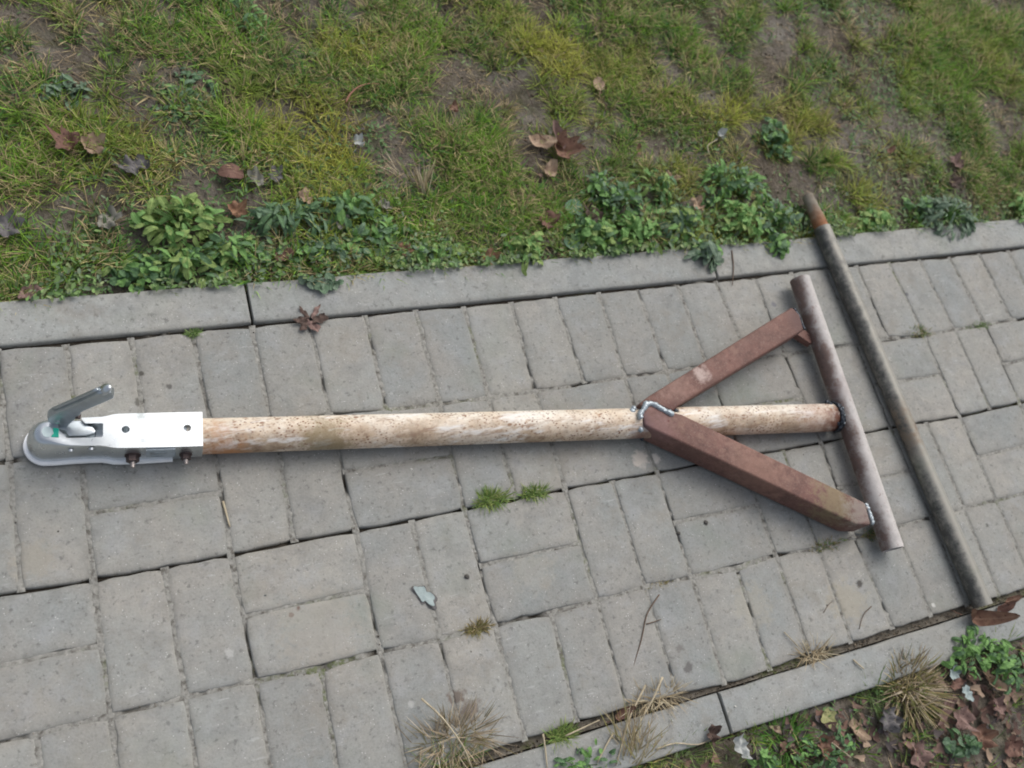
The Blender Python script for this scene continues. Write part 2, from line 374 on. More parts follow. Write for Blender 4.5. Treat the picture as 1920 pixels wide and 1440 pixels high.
for a,b in ((-.95,.062),(.066,1.073),(1.0775,2.075),(2.08,3.1)): kerb_slab(a,b,KB+.001,KL,.003)

# joint filling: strips with real height, deep where the joint is open
JV=[];JF=[];JC=[]
SANDC=np.array([.315,.312,.285]); DARK=np.array([.045,.038,.030]); MOSS=np.array([.085,.095,.030]); SOILC=np.array([.13,.105,.08])
def joint(A,B,kind,width=.0075,seed=0):
    A=np.array(A);B=np.array(B);L=np.linalg.norm(B-A);n=max(2,int(L/.0042));d=(B-A)/L;nn=np.array([-d[1],d[0]])
    st=len(JV); width=width*1.45
    for k in range(n+1):
        p=A+(B-A)*k/n
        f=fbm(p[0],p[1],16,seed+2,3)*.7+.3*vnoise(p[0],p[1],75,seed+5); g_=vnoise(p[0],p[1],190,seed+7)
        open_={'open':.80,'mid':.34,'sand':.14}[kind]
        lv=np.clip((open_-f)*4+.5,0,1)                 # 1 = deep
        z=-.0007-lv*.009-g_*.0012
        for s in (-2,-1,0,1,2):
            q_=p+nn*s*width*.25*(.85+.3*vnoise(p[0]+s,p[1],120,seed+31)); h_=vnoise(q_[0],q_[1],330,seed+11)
            c=SANDC*(1-lv)+DARK*lv; c=c*(.72+.5*h_)  # open joints: dark soil with the deep gap's shadow mixed into the colour
            JV.append((q_[0],q_[1],z-(.0004 if abs(s)==2 else 0)+(h_-.5)*.0020)); JC.append(c)
    for k in range(n):
        for s in range(4): a=st+k*5+s; JF.append((a,a+1,a+6,a+5))
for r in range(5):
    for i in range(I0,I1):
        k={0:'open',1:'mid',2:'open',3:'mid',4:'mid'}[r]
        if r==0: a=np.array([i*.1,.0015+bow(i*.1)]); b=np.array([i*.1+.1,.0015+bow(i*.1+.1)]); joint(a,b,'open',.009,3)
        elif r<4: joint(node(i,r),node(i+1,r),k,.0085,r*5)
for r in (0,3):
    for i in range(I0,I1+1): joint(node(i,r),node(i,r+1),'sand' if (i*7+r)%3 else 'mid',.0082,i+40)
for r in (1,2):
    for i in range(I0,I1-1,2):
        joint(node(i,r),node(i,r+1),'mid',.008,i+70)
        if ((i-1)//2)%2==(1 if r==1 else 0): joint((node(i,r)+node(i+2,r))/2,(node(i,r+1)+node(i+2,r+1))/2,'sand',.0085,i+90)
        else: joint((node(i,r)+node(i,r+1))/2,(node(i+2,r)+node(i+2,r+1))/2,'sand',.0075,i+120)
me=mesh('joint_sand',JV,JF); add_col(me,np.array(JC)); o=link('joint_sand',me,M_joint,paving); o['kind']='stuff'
# soil in the wide gap along the lower kerb
V=[];Fc=[];Cc=[];us=np.arange(-.9,3.2,.004)
for k,u in enumerate(us):
    y0=-.799+bow(u); y1=KL+.003+bow(u)
    for j in range(6):
        t=j/5; y=(y0+.008)*(1-t)+y1*t; f=fbm(u,y,30,5,4)
        z=-.0035-.010*(1-abs(2*t-.7))*f*1.6-.004*vnoise(u,y,180,3); V.append((u,y,z)); Cc.append((DARK*1.8*(1-f)+np.array([.20,.185,.155])*f*1.1)*(.7+.6*vnoise(u,y,120,2)))
    if k:
        for j in range(5): a=(k-1)*6+j; Fc.append((a,a+6,a+7,a+1))
me=mesh('gap_soil',V,Fc); add_col(me,np.array(Cc)); o=link('gap_soil',me,M_joint,paving); o['kind']='stuff'
# ---------------------------------------------------------------- metal materials
def painted_tube_mat():
    m=NT('old_white_paint_with_rust'); P=m.pos(); m.P=P
    n1=m.noise(16,4,.6,m.mapping(scale=(.55,1,1),vec=P)); n2=m.noise(60,5,.7,P); n3=m.noise(240,3,.6,P)
    c=m.mix(m.ramp(n1,.36,.60), (.80,.775,.69), (.68,.585,.46))
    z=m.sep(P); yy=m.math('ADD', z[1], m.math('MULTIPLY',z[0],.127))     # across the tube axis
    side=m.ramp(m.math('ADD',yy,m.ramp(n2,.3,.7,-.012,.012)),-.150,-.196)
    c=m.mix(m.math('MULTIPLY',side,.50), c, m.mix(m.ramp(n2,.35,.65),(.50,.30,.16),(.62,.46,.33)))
    sp=m.vor(210,m.mapping(scale=(.7,1,1),vec=P)); keep=m.ramp(m.noise(13,4,.7,P),.44,.56)
    c=m.mix(m.math('MULTIPLY',m.ramp(sp,.36,.24),keep), c, (.20,.085,.045))
    sp2=m.vor(80,m.mapping(scale=(.6,1,1),loc=(3,2,1),vec=P)); keep2=m.ramp(m.noise(12,3,.6,m.mapping(loc=(2,5,0),vec=P)),.50,.58)
    c=m.mix(m.math('MULTIPLY',m.ramp(sp2,.26,.16),keep2), c, (.24,.12,.065))
    c=m.mix(m.ramp(m.noise(30,5,.75,m.mapping(loc=(9,5,0),vec=P)),.60,.66,0,.7), c, (.42,.25,.14))
    bl=m.noise(22,5,.72,m.mapping(scale=(.6,1,1),loc=(1,3,2),vec=P)); low_=m.ramp(yy,-.150,-.200,.25,1)
    c=m.mix(m.math('MULTIPLY',m.ramp(bl,.46,.58),low_), c, m.mix(m.ramp(n2,.4,.62),(.48,.36,.24),(.24,.15,.09)))
    st=m.noise(42,4,.7,m.mapping(scale=(.35,2.2,1),rot=(0,0,.55),vec=P)); c=m.mix(m.ramp(st,.585,.66,0,.75), c, (.33,.22,.15))
    c=m.mix(m.ramp(m.noise(110,4,.7,m.mapping(loc=(2,2,8),vec=P)),.56,.64,0,.6),c,(.36,.24,.17))
    st2=m.noise(30,3,.7,m.mapping(scale=(.4,2,1),rot=(0,0,.4),loc=(6,1,0),vec=P)); c=m.mix(m.ramp(st2,.56,.66,0,.8), c, (.80,.78,.74))
    c=m.mix(m.math('MULTIPLY',m.near(at(420,848,.02),.055,.3,m.ramp(n2,.3,.7,-.02,.02)),.85), c, (.42,.17,.05))
    c=m.mix(m.math('MULTIPLY',m.near(at(610,828,.04),.055,.3,m.ramp(n2,.3,.7,-.03,.03)),.7), c, (.22,.17,.08))
    c=m.mix(m.math('MULTIPLY',m.near(at(1196,812,.03),.034,.3,m.ramp(n2,.3,.7,-.01,.01)),.8), c, (.14,.06,.05))
    c=m.mix(m.near(at(1568,790,.04),.048,.4,m.ramp(n2,.3,.7,-.015,.015)), c, (.07,.028,.020))
    c=m.mix(m.math('MULTIPLY',m.near(at(1530,790,.04),.075,.3,m.ramp(n2,.3,.7,-.02,.02)),.45), c, (.28,.12,.07))
    m.set(Base_Color=c, Roughness=m.ramp(n2,.3,.7,.42,.75), Specular_IOR_Level=.4, Normal=m.bump(n3,.35,.0006,m.bump(n2,.4,.0010))); return m.m
M_tube=painted_tube_mat()
def primer_mat():
    m=NT('red_brown_primer'); P=m.pos(); m.P=P
    n1=m.noise(14,4,.6,P); n2=m.noise(70,5,.7,P); n3=m.noise(320,3,.6,P)
    c=m.mix(m.ramp(n1,.35,.65),(.205,.100,.078),(.150,.078,.062))
    c=m.mix(m.ramp(n2,.40,.66,0,.75),c,(.115,.066,.056)); c=m.mix(m.ramp(n3,.55,.75,0,.5),c,(.33,.24,.21)); c=m.mix(m.ramp(m.noise(26,5,.75,m.mapping(loc=(4,4,4),vec=P)),.56,.68,0,.6),c,(.25,.15,.115))
    def sp(x,y,z,r,col,s,wb=.012):
        nonlocal c; c=m.mix(m.math('MULTIPLY',m.near(at(x,y,z),r,.3,m.ramp(n2,.3,.7,-wb,wb)),s),c,col)
    sp(1565,946,.06,.060,(.20,.175,.09),.6,.045); sp(1612,960,.06,.045,(.25,.22,.20),.6,.03)
    sp(1312,703,.06,.022,(.52,.42,.38),.7); sp(1262,720,.06,.05,(.33,.21,.17),.4,.02); sp(1195,795,.05,.030,(.06,.045,.06),.85); sp(1235,800,.06,.05,(.24,.14,.135),.5)
    sp(1496,600,.06,.040,(.10,.055,.05),.75); sp(1253,790,.062,.0035,(.10,.01,.01),.9,.0005); sp(1367,677,.062,.004,(.09,.03,.02),.9,.0005)
    sp(1265,767,.062,.02,(.12,.055,.045),.7); sp(1420,890,.06,.09,(.33,.19,.14),.35,.03)
    m.set(Base_Color=c, Roughness=m.ramp(n2,.3,.7,.55,.8), Specular_IOR_Level=.35, Normal=m.bump(n3,.3,.0005,m.bump(n2,.35,.0010))); return m.m
M_arm=primer_mat()
def cross_mat():
    m=NT('rusty_limed_pipe_lit_side'); ob=m.tc.outputs['Object']; s=m.sep(ob)
    n1=m.noise(7,3,.6,m.mapping(scale=(1,1,1),vec=ob)); n2=m.noise(75,5,.75,ob); n3=m.noise(260,3,.6,ob)
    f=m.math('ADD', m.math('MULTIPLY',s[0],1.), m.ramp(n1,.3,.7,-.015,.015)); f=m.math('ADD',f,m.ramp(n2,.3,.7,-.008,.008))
    k=m.ramp(f,-.023,-.006)           # 0 rusty flank, 1 limed flank, its lit side painted paler
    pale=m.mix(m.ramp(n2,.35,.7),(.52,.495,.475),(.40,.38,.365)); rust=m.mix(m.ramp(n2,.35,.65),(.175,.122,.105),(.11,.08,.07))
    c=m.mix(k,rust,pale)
    c=m.mix(m.ramp(m.noise(180,3,.7,m.mapping(scale=(1,1,.6),vec=ob)),.60,.66,0,.55),c,(.20,.11,.10))
    c=m.mix(m.ramp(m.noise(5,3,.6,m.mapping(loc=(3,0,1),vec=ob)),.55,.7,0,.5),c,(.27,.20,.20))
    m.set(Base_Color=c, Roughness=.72, Specular_IOR_Level=.35, Normal=m.bump(n3,.3,.0005,m.bump(n2,.3,.0008))); return m.m
M_cross=cross_mat()
def zinc_mat(name='zinc_plate', base=(.68,.72,.74), rough=.30):
    m=NT(name); ob=m.pos(); n=m.noise(60,4,.6,ob); n2=m.noise(350,3,.6,ob)
    m.P=ob; c=m.mix(m.ramp(n,.4,.7,0,.5), base, tuple(x*.8 for x in base)); c=m.mix(m.math('MULTIPLY',m.near(at(265,779,.066),.009,.4,m.ramp(n2,.3,.7,-.004,.004)),.6),c,(.28,.32,.31)); c=m.mix(m.math('MULTIPLY',m.near(at(268,826,.066),.005,.4,m.ramp(n2,.3,.7,-.003,.003)),.5),c,(.3,.33,.33)); c=m.mix(m.ramp(m.noise(17,5,.7,ob),.56,.68,0,.28),c,(.35,.37,.38))
    m.set(Base_Color=c, Metallic=1., Roughness=m.ramp(n,.3,.7,rough-.06,rough+.1), Normal=m.bump(n2,.12,.0003)); return m.m
M_zinc=zinc_mat(); M_zinc_dull=zinc_mat('zinc_dull',(.48,.53,.56),.40)
def simple(name, col, rough=.6, metal=0., amp=.3, scale=120, spec=.4):
    m=NT(name); n=m.noise(scale,4,.65,m.pos()); c=m.mix(m.ramp(n,.35,.7,0,amp*2), col, tuple(x*.5 for x in col))
    m.set(Base_Color=c, Roughness=rough, Metallic=metal, Specular_IOR_Level=spec, Normal=m.bump(n,.4,.0008)); return m.m
M_bolt=simple('dark_bolt',(.115,.085,.08),.5,.6); M_bolt_end=simple('bolt_end',(.40,.36,.34),.45,.7)
M_weld=simple('weld_bead',(.46,.53,.57),.38,.45,.45,110); M_weld_dark=simple('weld_dark',(.06,.07,.085),.38,.7,.6,260)
M_mint=simple('mint_sticker',(.80,.93,.90),.35,0,.05); M_green=simple('green_sticker',(.03,.62,.42),.35,0,.06); M_black=simple('pocket_black',(.02,.022,.03),.6,.2)
M_label=simple('stamped_plate',(.46,.52,.56),.5,.2,.3,200)

# ---------------------------------------------------------------- tow bar
bar=empty('tow_bar',tuple(at(800,900,0))); tag(bar,'home welded trailer tow bar with shiny ball coupling, rusty white tube and brown forked arms','tow bar')
bpy.context.view_layer.update()
def child(o,par=bar):
    o.parent=par; bpy.context.view_layer.update(); o.matrix_parent_inverse=par.matrix_world.inverted(); return o
ZT=.0300
def jl(P0,P1,n): return [tuple(np.array(P0)+(np.array(P1)-np.array(P0))*k/n) for k in range(n+1)]
A=at(350,819,ZT); B=at(1562,783,ZT); B[2]=.031
child(bm_obj('tube',tube_bm(jl(A,B,60),.0293,48,True,.004),M_tube,None))
# cross tube, built along its own z axis so that the rust side and the limed, painted-lit side follow it
def axis_tube(name,A,B,r,mat,seg=40,hollow=None,n=40,profile=None,wob=.003,hint=(1,0,0)):
    A=np.array(A);B=np.array(B);L=np.linalg.norm(B-A);z=(B-A)/L; x=np.array(hint,float); x-=x@z*z; x/=np.linalg.norm(x); y=np.cross(z,x)
    pts=[(0,0,L*k/n) for k in range(n+1)]; rad=[profile(k/n) if profile else r for k in range(n+1)]
    bm=tube_bm(pts,rad,seg,True,wob,hollow); o=bm_obj(name,bm,mat,None,True,40)
    o.matrix_world=Matrix([[x[0],y[0],z[0],A[0]],[x[1],y[1],z[1],A[1]],[x[2],y[2],z[2],A[2]],[0,0,0,1]]); return o
CA=at(1499.5,524,.034); CB=at(1674,1030,.030)
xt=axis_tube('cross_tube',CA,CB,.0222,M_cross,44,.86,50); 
mw=xt.matrix_world.copy(); xt.parent=bar; bpy.context.view_layer.update(); xt.matrix_parent_inverse=Matrix.Translation(Vector(bar.location)).inverted(); 
# arms: box section
def arm(pts,zt,zb,bev=.0045):
    top=[tuple(at(x,y,zt)) for x,y in pts]; bot=[(p[0],p[1],zb) for p in top]
    return child(bm_obj('arm',prism_bm(top,bot,bev),M_arm,None,True,35))
ZA=.0640
arm([(1198,757),(1219,741),(1486,575),(1500,590),(1508,618),(1276,757.5),(1262,771),(1222,753),(1207,764)],ZA,.010)
arm([(1203,772),(1208,762),(1221,753),(1262,773),(1278,776),(1350,811),(1623,942),(1634,984),(1604,983),(1400,886),(1209,797)],ZA-.0005,.006)
g_=[tuple(at(x,y,.030)) for x,y in ((1484,620),(1500,612),(1522,628),(1522,645))]
child(bm_obj('gusset',prism_bm(g_,[(p[0],p[1],.012) for p in g_],.001),M_arm,None,True,35))
def weld(path,z,r,mat,name='weld_bead',par=bar,n=None):
    pts=[]; px=[np.array(p,float) for p in path]
    for a,b in zip(px[:-1],px[1:]):
        m_=max(2,int(np.linalg.norm(b-a)/1.3))
        for k in range(m_): pts.append(a+(b-a)*k/m_)
    pts.append(px[-1]); W=[]
    for i,p in enumerate(pts):
        zz=z if not hasattr(z,'__len__') else z[0]+(z[1]-z[0])*i/(len(pts)-1)
        W.append(at(p[0]+random.uniform(-.6,.6),p[1]+random.uniform(-.6,.6),zz)+[0,0,.0003*math.sin(i*.9)])
    rad=[r*(.68+.55*float(vnoise(i*.28,r*999+path[0][0],1,3))+random.uniform(-.04,.04)) for i in range(len(W))]
    rad[0]*=.5; rad[-1]*=.5
    return child(bm_obj(name,tube_bm(W,rad,10,True,.16),mat,None,True))
weld([(1202,786),(1199,778),(1207,767),(1211,758),(1220,756),(1231,761),(1243,768),(1254,774),(1263,777)],.0640,.0056,M_weld)
weld([(1189,763),(1184,774),(1190,781),(1196,789),(1199,800),(1203,811)],(.052,.05),.0050,M_weld)
weld([(1262,770),(1268,771),(1271,779)],.055,.0042,M_weld_dark)
weld([(1206,798),(1199,806),(1206,818),(1202,826)],(.052,.02),.0042,M_weld_dark)
weld([(1488,578),(1497,592),(1502,606),(1508,618)],.050,.0042,M_weld_dark)
weld([(1496,600),(1499,606)],.056,.0026,M_weld)
weld([(1546,753),(1556,757),(1562,768),(1567,782),(1573,797)],(.045,.050),.0048,M_weld_dark)
weld([(1559,765),(1561,768)],.056,.0028,M_weld); weld([(1563,775),(1564,779)],.057,.0026,M_weld)
weld([(1622,944),(1628,956),(1632,968),(1637,983)],.052,.0044,M_weld); weld([(1624,950),(1626,955)],.058,.0024,M_bolt_end)

# weld collar where the tube meets the cross tube
ax_=(B-A)/np.linalg.norm(B-A); sd_=np.cross(ax_,[0,0,1]); sd_/=np.linalg.norm(sd_); up_=np.cross(sd_,ax_)
for rr_,off_,m_,r_ in ((.0300,-.002,M_weld_dark,.0048),(.0285,.004,M_weld_dark,.0040)):
    ring=[B+ax_*(off_+random.uniform(-.0015,.0015))+(up_*math.cos(a)+sd_*math.sin(a))*rr_ for a in np.linspace(-1.75,1.75,46)]
    child(bm_obj('weld_bead',tube_bm(ring,[r_*random.uniform(.6,1.15) for _ in ring],9,True,.15),m_,None,True))
for a in (-.25,.25,.75): p_=B+ax_*.001+(up_*math.cos(a)+sd_*math.sin(a))*.0335; child(bm_obj('weld_spatter',tube_bm([p_,p_+[.002,.001,.0012]],[.0020,.0012],7,True,.2),M_weld,None,True))
# ---- coupling, local frame: x along the bar (0 = rear edge, nose at -0.26), y across, z up
OC=at(380,804,.066); CD=np.array([.9918,-.1281]); CN=np.array([.1281,.9918])
def LW(x,y,z): return np.array([OC[0]+CD[0]*x+CN[0]*y, OC[1]+CD[1]*x+CN[1]*y, z])
half=[(0,.0300,.0290),(-.02,.0300,.0290),(-.045,.0300,.0290),(-.09,.0302,.0287),(-.125,.0305,.0283),(-.133,.0300,.0272),(-.141,.0278,.0250),(-.150,.0262,.0236),(-.17,.0262,.0232),(-.19,.0266,.0226),(-.205,.0276,.0216),(-.218,.0284,.0200)]
low=[(x,a) for x,a,b in half]; top=[(x,b) for x,a,b in half]; tt=[max(0,min(1,(-x-.195)/.025)) for x,a,b in half]
for k in range(1,10):
    th=math.pi/2*k/9*.97
    low.append((-.2285-.0287*math.sin(th),.0287*math.cos(th))); top.append((-.2240-.0190*math.sin(th),.0195*math.cos(th))); tt.append(1)
n=len(low); side=[(x,y) for x,y in low]+[(x,-y) for x,y in low[::-1]]; sidet=[(x,y) for x,y in top]+[(x,-y) for x,y in top[::-1]]; T2=tt+tt[::-1]; NP=2*n
def lerp(a,b,t): return a+(b-a)*t
levels=[]
for (s_box,z_box,s_dome,z_dome) in ((0,.008,0,.008),(.04,.030,.10,.030),(.5,.056,.40,.050),(.85,.0638,.78,.061),(1.0,.0656,1.0,.0655),(1.10,.0660,1.30,.0688),(1.3,.0660,1.7,.0706)):
    r_=[]
    for i in range(NP):
        s=lerp(s_box,s_dome,T2[i]); z=lerp(z_box,z_dome,T2[i])
        if side[i][0]>-.044 and z<.02: z=.016 + min(.0,0)
        r_.append((lerp(side[i][0],sidet[i][0],s),lerp(side[i][1],sidet[i][1],s),z))
    levels.append(r_)
bm=bmesh.new(); VR_=[[bm.verts.new(tuple(LW(*p))) for p in r_] for r_ in levels]
for a,b in zip(VR_[:-1],VR_[1:]):
    for i in range(NP): bm.faces.new((a[i],a[(i+1)%NP],b[(i+1)%NP],b[i]))
topr=VR_[-1]
mid=[bm.verts.new(tuple(LW(levels[-1][i][0],0,levels[-1][i][2]+.0006*T2[i]))) for i in range(n)]
for i in range(n-1):
    bm.faces.new((topr[i],topr[i+1],mid[i+1],mid[i])); bm.faces.new((mid[i],mid[i+1],topr[NP-2-i],topr[NP-1-i]))
bm.faces.new((topr[n-1],topr[n],mid[n-1])); bm.faces.new((topr[0],mid[0],topr[NP-1]))
bm.faces.new(VR_[0])
body=bm_obj('coupling',bm,M_zinc,None,True,None)
# cut the lever pocket and the two bolt holes
def cutter(poly,z0,z1):
    return bm_obj('cut',prism_bm([tuple(LW(x,y,z1)) for x,y in poly],[tuple(LW(x,y,z0)) for x,y in poly]),M_black,None,False)
def circ(x,y,r,n=20): return [(x+r*math.cos(2*math.pi*k/n),y+r*math.sin(2*math.pi*k/n)) for k in range(n)]
cuts=[cutter([(-.1460,-.0080),(-.1460,.0118),(-.1480,.0130),(-.1715,.0135),(-.1765,.0200),(-.1775,.036),(-.2090,.036),(-.2085,.004),(-.1960,-.0100),(-.148,-.0100)],.034,.09),
      cutter(circ(-.1136,.0019,.0058),.03,.09),cutter(circ(-.0231,.0019,.0058),.055,.09)]
for c in cuts:
    md=body.modifiers.new('b','BOOLEAN'); md.object=c; md.operation='DIFFERENCE'; md.solver='EXACT'
bpy.context.view_layer.update(); dg=bpy.context.evaluated_depsgraph_get()
me2=bpy.data.meshes.new_from_object(body.evaluated_get(dg)); body.modifiers.clear(); body.data=me2
me2.polygons.foreach_set('use_smooth',[True]*len(me2.polygons)); me2.set_sharp_from_angle(angle=math.radians(38))
for c in cuts: bpy.data.objects.remove(c)
child(body)
# lip round the foot of the coupling
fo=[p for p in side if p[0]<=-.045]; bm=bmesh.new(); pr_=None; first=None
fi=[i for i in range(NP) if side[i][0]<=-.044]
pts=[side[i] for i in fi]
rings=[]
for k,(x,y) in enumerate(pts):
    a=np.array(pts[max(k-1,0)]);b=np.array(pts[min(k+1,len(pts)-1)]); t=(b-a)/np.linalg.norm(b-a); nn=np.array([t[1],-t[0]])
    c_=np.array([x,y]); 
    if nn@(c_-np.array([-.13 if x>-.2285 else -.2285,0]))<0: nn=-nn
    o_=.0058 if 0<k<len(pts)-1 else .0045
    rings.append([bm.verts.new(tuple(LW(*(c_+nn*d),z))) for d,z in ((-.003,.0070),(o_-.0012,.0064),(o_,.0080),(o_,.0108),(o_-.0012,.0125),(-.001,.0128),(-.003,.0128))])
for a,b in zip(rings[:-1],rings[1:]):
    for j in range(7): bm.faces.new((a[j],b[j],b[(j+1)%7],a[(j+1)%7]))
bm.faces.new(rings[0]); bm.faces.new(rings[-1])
child(bm_obj('flange',bm,simple('sky_lit_zinc_lip',(.93,.95,.96),.35,.25,.05,60,.6),None,False),body)  # near-white, barely metallic base stands in for sky reflected on the lip
# locking tongue in the pocket
Z8=lambda x,y:(30+x/8,710+y/8)
tg=[Z8(*p) for p in ((600,735),(740,690),(850,625),(975,625),(1035,690),(1150,712),(1200,790),(1180,820),(1050,852),(800,862),(760,830),(745,780),(650,760))]
T_=[tuple(at(x,y,.0600)) for x,y in tg]
child(bm_obj('locking_tongue',prism_bm(T_,[(p[0],p[1],.042) for p in T_],.0015),M_zinc_dull,None,True,40),body)
# raised lever: pressed steel handle, a plate profile in the upright plane of the bar
pn=np.array([CN[0],CN[1],0.]); p0=LW(0,.0105,0)
lv=[Z8(*p) for p in ((560,700),(478,655),(468,600),(505,560),(700,475),(1000,345),(1220,240),(1330,215),(1420,225),(1474,262),(1462,300),(1300,372),(1100,455),(985,508),(955,560),(900,610),(840,660),(750,740),(690,755))]
F_=[at_plane(x,y,p0,pn) for x,y in lv]; th_=.0130
bm=prism_bm([tuple(p) for p in F_],[tuple(p+pn*th_) for p in F_],.0022)
lever=child(bm_obj('lever',bm,M_zinc_dull,None,True,40),body)
# ridge along the back of the handle and rounded tip, in brighter zinc for its highlight
a_=at_plane(*Z8(560,525),p0,pn)+pn*.0075; b_=at_plane(*Z8(1230,232),p0,pn)+pn*.0075
mw0=lever
def sub(o,par):
    o.parent=par; m_=par.matrix_parent_inverse.copy(); o.matrix_parent_inverse=Matrix.Identity(4); return o
ridge=bm_obj('ridge',tube_bm(jl(a_+[0,0,.0002],b_+[0,0,.0004],10),.0028,10),M_zinc_dull,None,True)
child(ridge,body)
tip=at_plane(*Z8(1330,235),p0,pn)+pn*.0075
bm=bmesh.new(); bmesh.ops.create_uvsphere(bm,u_segments=20,v_segments=12,radius=1.)
dl=(b_-a_)/np.linalg.norm(b_-a_)
for v in bm.verts:
    q_=np.array(dl)*v.co.x*.0135+pn*v.co.y*.0084+np.cross(dl,pn)*v.co.z*.0058; v.co=Vector(tip+q_)
child(bm_obj('lever_tip',bm,M_zinc,None,True),body)
pv=at_plane(*Z8(625,650),p0,pn)
child(bm_obj('lever_pin',tube_bm([pv-pn*.002,pv+pn*.018],.0034,12),M_zinc,None,True,40),body)
pv=at_plane(*Z8(930,585),p0,pn); child(bm_obj('stop_lug',tube_bm([pv-pn*.001,pv+pn*.016],.0040,10),M_bolt,None,True,40),body)
for x_,y_ in ((820,1085),(1130,1062)):
    pv=at_plane(*Z8(x_,y_),LW(0,-.0272,0),pn); child(bm_obj('rivet',tube_bm([pv+pn*.002,pv-pn*.0016],[.0040,.0032],12),M_zinc,None,True,40),body)
# stickers on the ball housing
def disc(name,c,r,z,mat,par,n=24,th=.0006):
    pts=[tuple(at(c[0]+r*math.cos(2*math.pi*k/n),c[1]+r*.95*math.sin(2*math.pi*k/n),z)) for k in range(n)]
    return child(bm_obj(name,prism_bm(pts,[(p[0],p[1],p[2]-th) for p in pts]),mat,None,False),par)
disc('wear_indicator',Z8(470,795),10.5,.0722,M_mint,body,24,.004)
gq=[Z8(*p) for p in ((555,735),(640,745),(640,870),(525,872),(560,820))]
T_=[tuple(at(x,y,.0719)) for x,y in gq]; child(bm_obj('green_sticker',prism_bm(T_,[(p[0],p[1],.067) for p in T_]),M_green,None,False),body)
# stamped plate on the flank with illegible relief strokes
Z9=lambda x,y:(200+x/9.6,750+y/9.6); pf=LW(0,-.0296,0)
def flank(name,poly,mat,out_,th=.0012):
    Q=[at_plane(*Z9(*p),pf,pn)-pn*out_ for p in poly]; child(bm_obj(name,prism_bm([tuple(p) for p in Q],[tuple(p+pn*th) for p in Q]),mat,None,False),body)
flank('stamped_plate',((710,885),(1235,862),(1235,1000),(712,1012)),M_label,.0022,.0022)
for poly in (((775,910),(800,905),(800,985),(775,988)),((800,940),(860,905),(868,915),(812,955)),((812,945),(900,930),(905,950),(815,960)),((910,935),(1090,925),(1090,935),(910,948)),((780,985),(1000,975),(1000,985),(780,993))):
    flank('relief_stroke',poly,M_zinc_dull,.0029,.001)
# bolts: washer, hexagon nut, threaded end
def bolt(x,z,y0,big,tipy):
    b=empty('bolt'); b.parent=bar; b.matrix_parent_inverse=Matrix.Translation(Vector(bar.location)).inverted(); b.location=tuple(LW(x,y0,z)); b.rotation_euler=(0,0,math.atan2(CD[1],CD[0]))
    bpy.context.view_layer.update()
    def part(nm,ya,yb,r1,r2,seg,mat):
        o=bm_obj(nm,tube_bm([(0,ya,0),(0,yb,0)],[r1,r2],seg),mat,None,seg>6,35); o.parent=b; return o
    k=1.25 if big else 1.
    part('washer',.002,-.0022,.0098*k,.0098*k,22,M_bolt); part('nut',-.0022,-.0095*k,.0082*k,.0078*k,6,M_bolt); part('threaded_end',-.009,tipy,.0042,.0038,14,M_bolt_end)
bolt(-.1043,.0345,-.0292,True,-.021); bolt(-.0255,.0325,-.0300,False,-.017)

# ---------------------------------------------------------------- loose pipe
def loose_mat():
    m=NT('grey_galvanised_pipe'); ob=m.tc.outputs['Object']; s=m.sep(ob)
    n1=m.noise(6,3,.6,ob); n2=m.noise(55,5,.75,ob); n3=m.noise(200,3,.6,ob)
    c=m.mix(m.ramp(n2,.35,.7),(.25,.25,.225),(.29,.275,.24))
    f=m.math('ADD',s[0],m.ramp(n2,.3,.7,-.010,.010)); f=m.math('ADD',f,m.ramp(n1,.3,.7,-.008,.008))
    paint_shade=m.math('MULTIPLY',m.ramp(f,-.008,-.024),.8)  # left flank: remains of black paint plus contact shadow put into the colour
    c=m.mix(paint_shade,c,(.035,.036,.036))
    up=m.ramp(s[2],.36,.08); c=m.mix(m.math('MULTIPLY',m.math('MULTIPLY',up,.6),m.ramp(m.noise(38,4,.7,m.mapping(loc=(1,1,0))),.46,.66)),c,(.055,.057,.06))
    c=m.mix(m.math('MULTIPLY',m.ramp(m.math('ABSOLUTE',m.math('SUBTRACT',s[2],.50)),.075,.03),m.ramp(n2,.35,.6)),c,(.19,.15,.11))
    c=m.mix(m.ramp(m.noise(9,4,.6,m.mapping(loc=(4,1,0))),.58,.72,0,.5),c,(.20,.21,.15))
    m.set(Base_Color=c, Roughness=.55, Metallic=.25, Specular_IOR_Level=.4, Normal=m.bump(n3,.3,.0005,m.bump(n2,.3,.0008))); return m.m
LA=at(1541,428,.024); LB=at(1843,1136,.021)
pipe=empty('metal_pipe',tuple((LA+LB)/2*[1,1,0])); tag(pipe,'loose grey steel pipe with flank dark from old paint and painted shade and rusty orange end lying across the path','pipe')
bpy.context.view_layer.update()
def wchild(o,par):
    o.parent=par; o.matrix_parent_inverse=Matrix.Translation(Vector(par.location)).inverted(); return o
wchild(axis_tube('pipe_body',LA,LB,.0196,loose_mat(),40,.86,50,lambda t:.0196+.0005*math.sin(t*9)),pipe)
def tip_mat():
    m=NT('rusty_pipe_end'); ob=m.tc.outputs['Object']; s=m.sep(ob); n2=m.noise(60,5,.7,ob)
    k=m.ramp(m.math('ADD',s[2],m.ramp(n2,.3,.7,-.015,.015)),.030,.085)
    c=m.mix(k,m.mix(m.ramp(n2,.35,.7),(.25,.225,.185),(.17,.145,.11)),m.mix(m.ramp(n2,.35,.65),(.34,.15,.065),(.21,.10,.055)))
    m.set(Base_Color=c, Roughness=.8, Specular_IOR_Level=.25, Normal=m.bump(n2,.4,.0012)); return m.m
TA=at(1514,368,.020)
tp=LA+(LB-LA)*.004
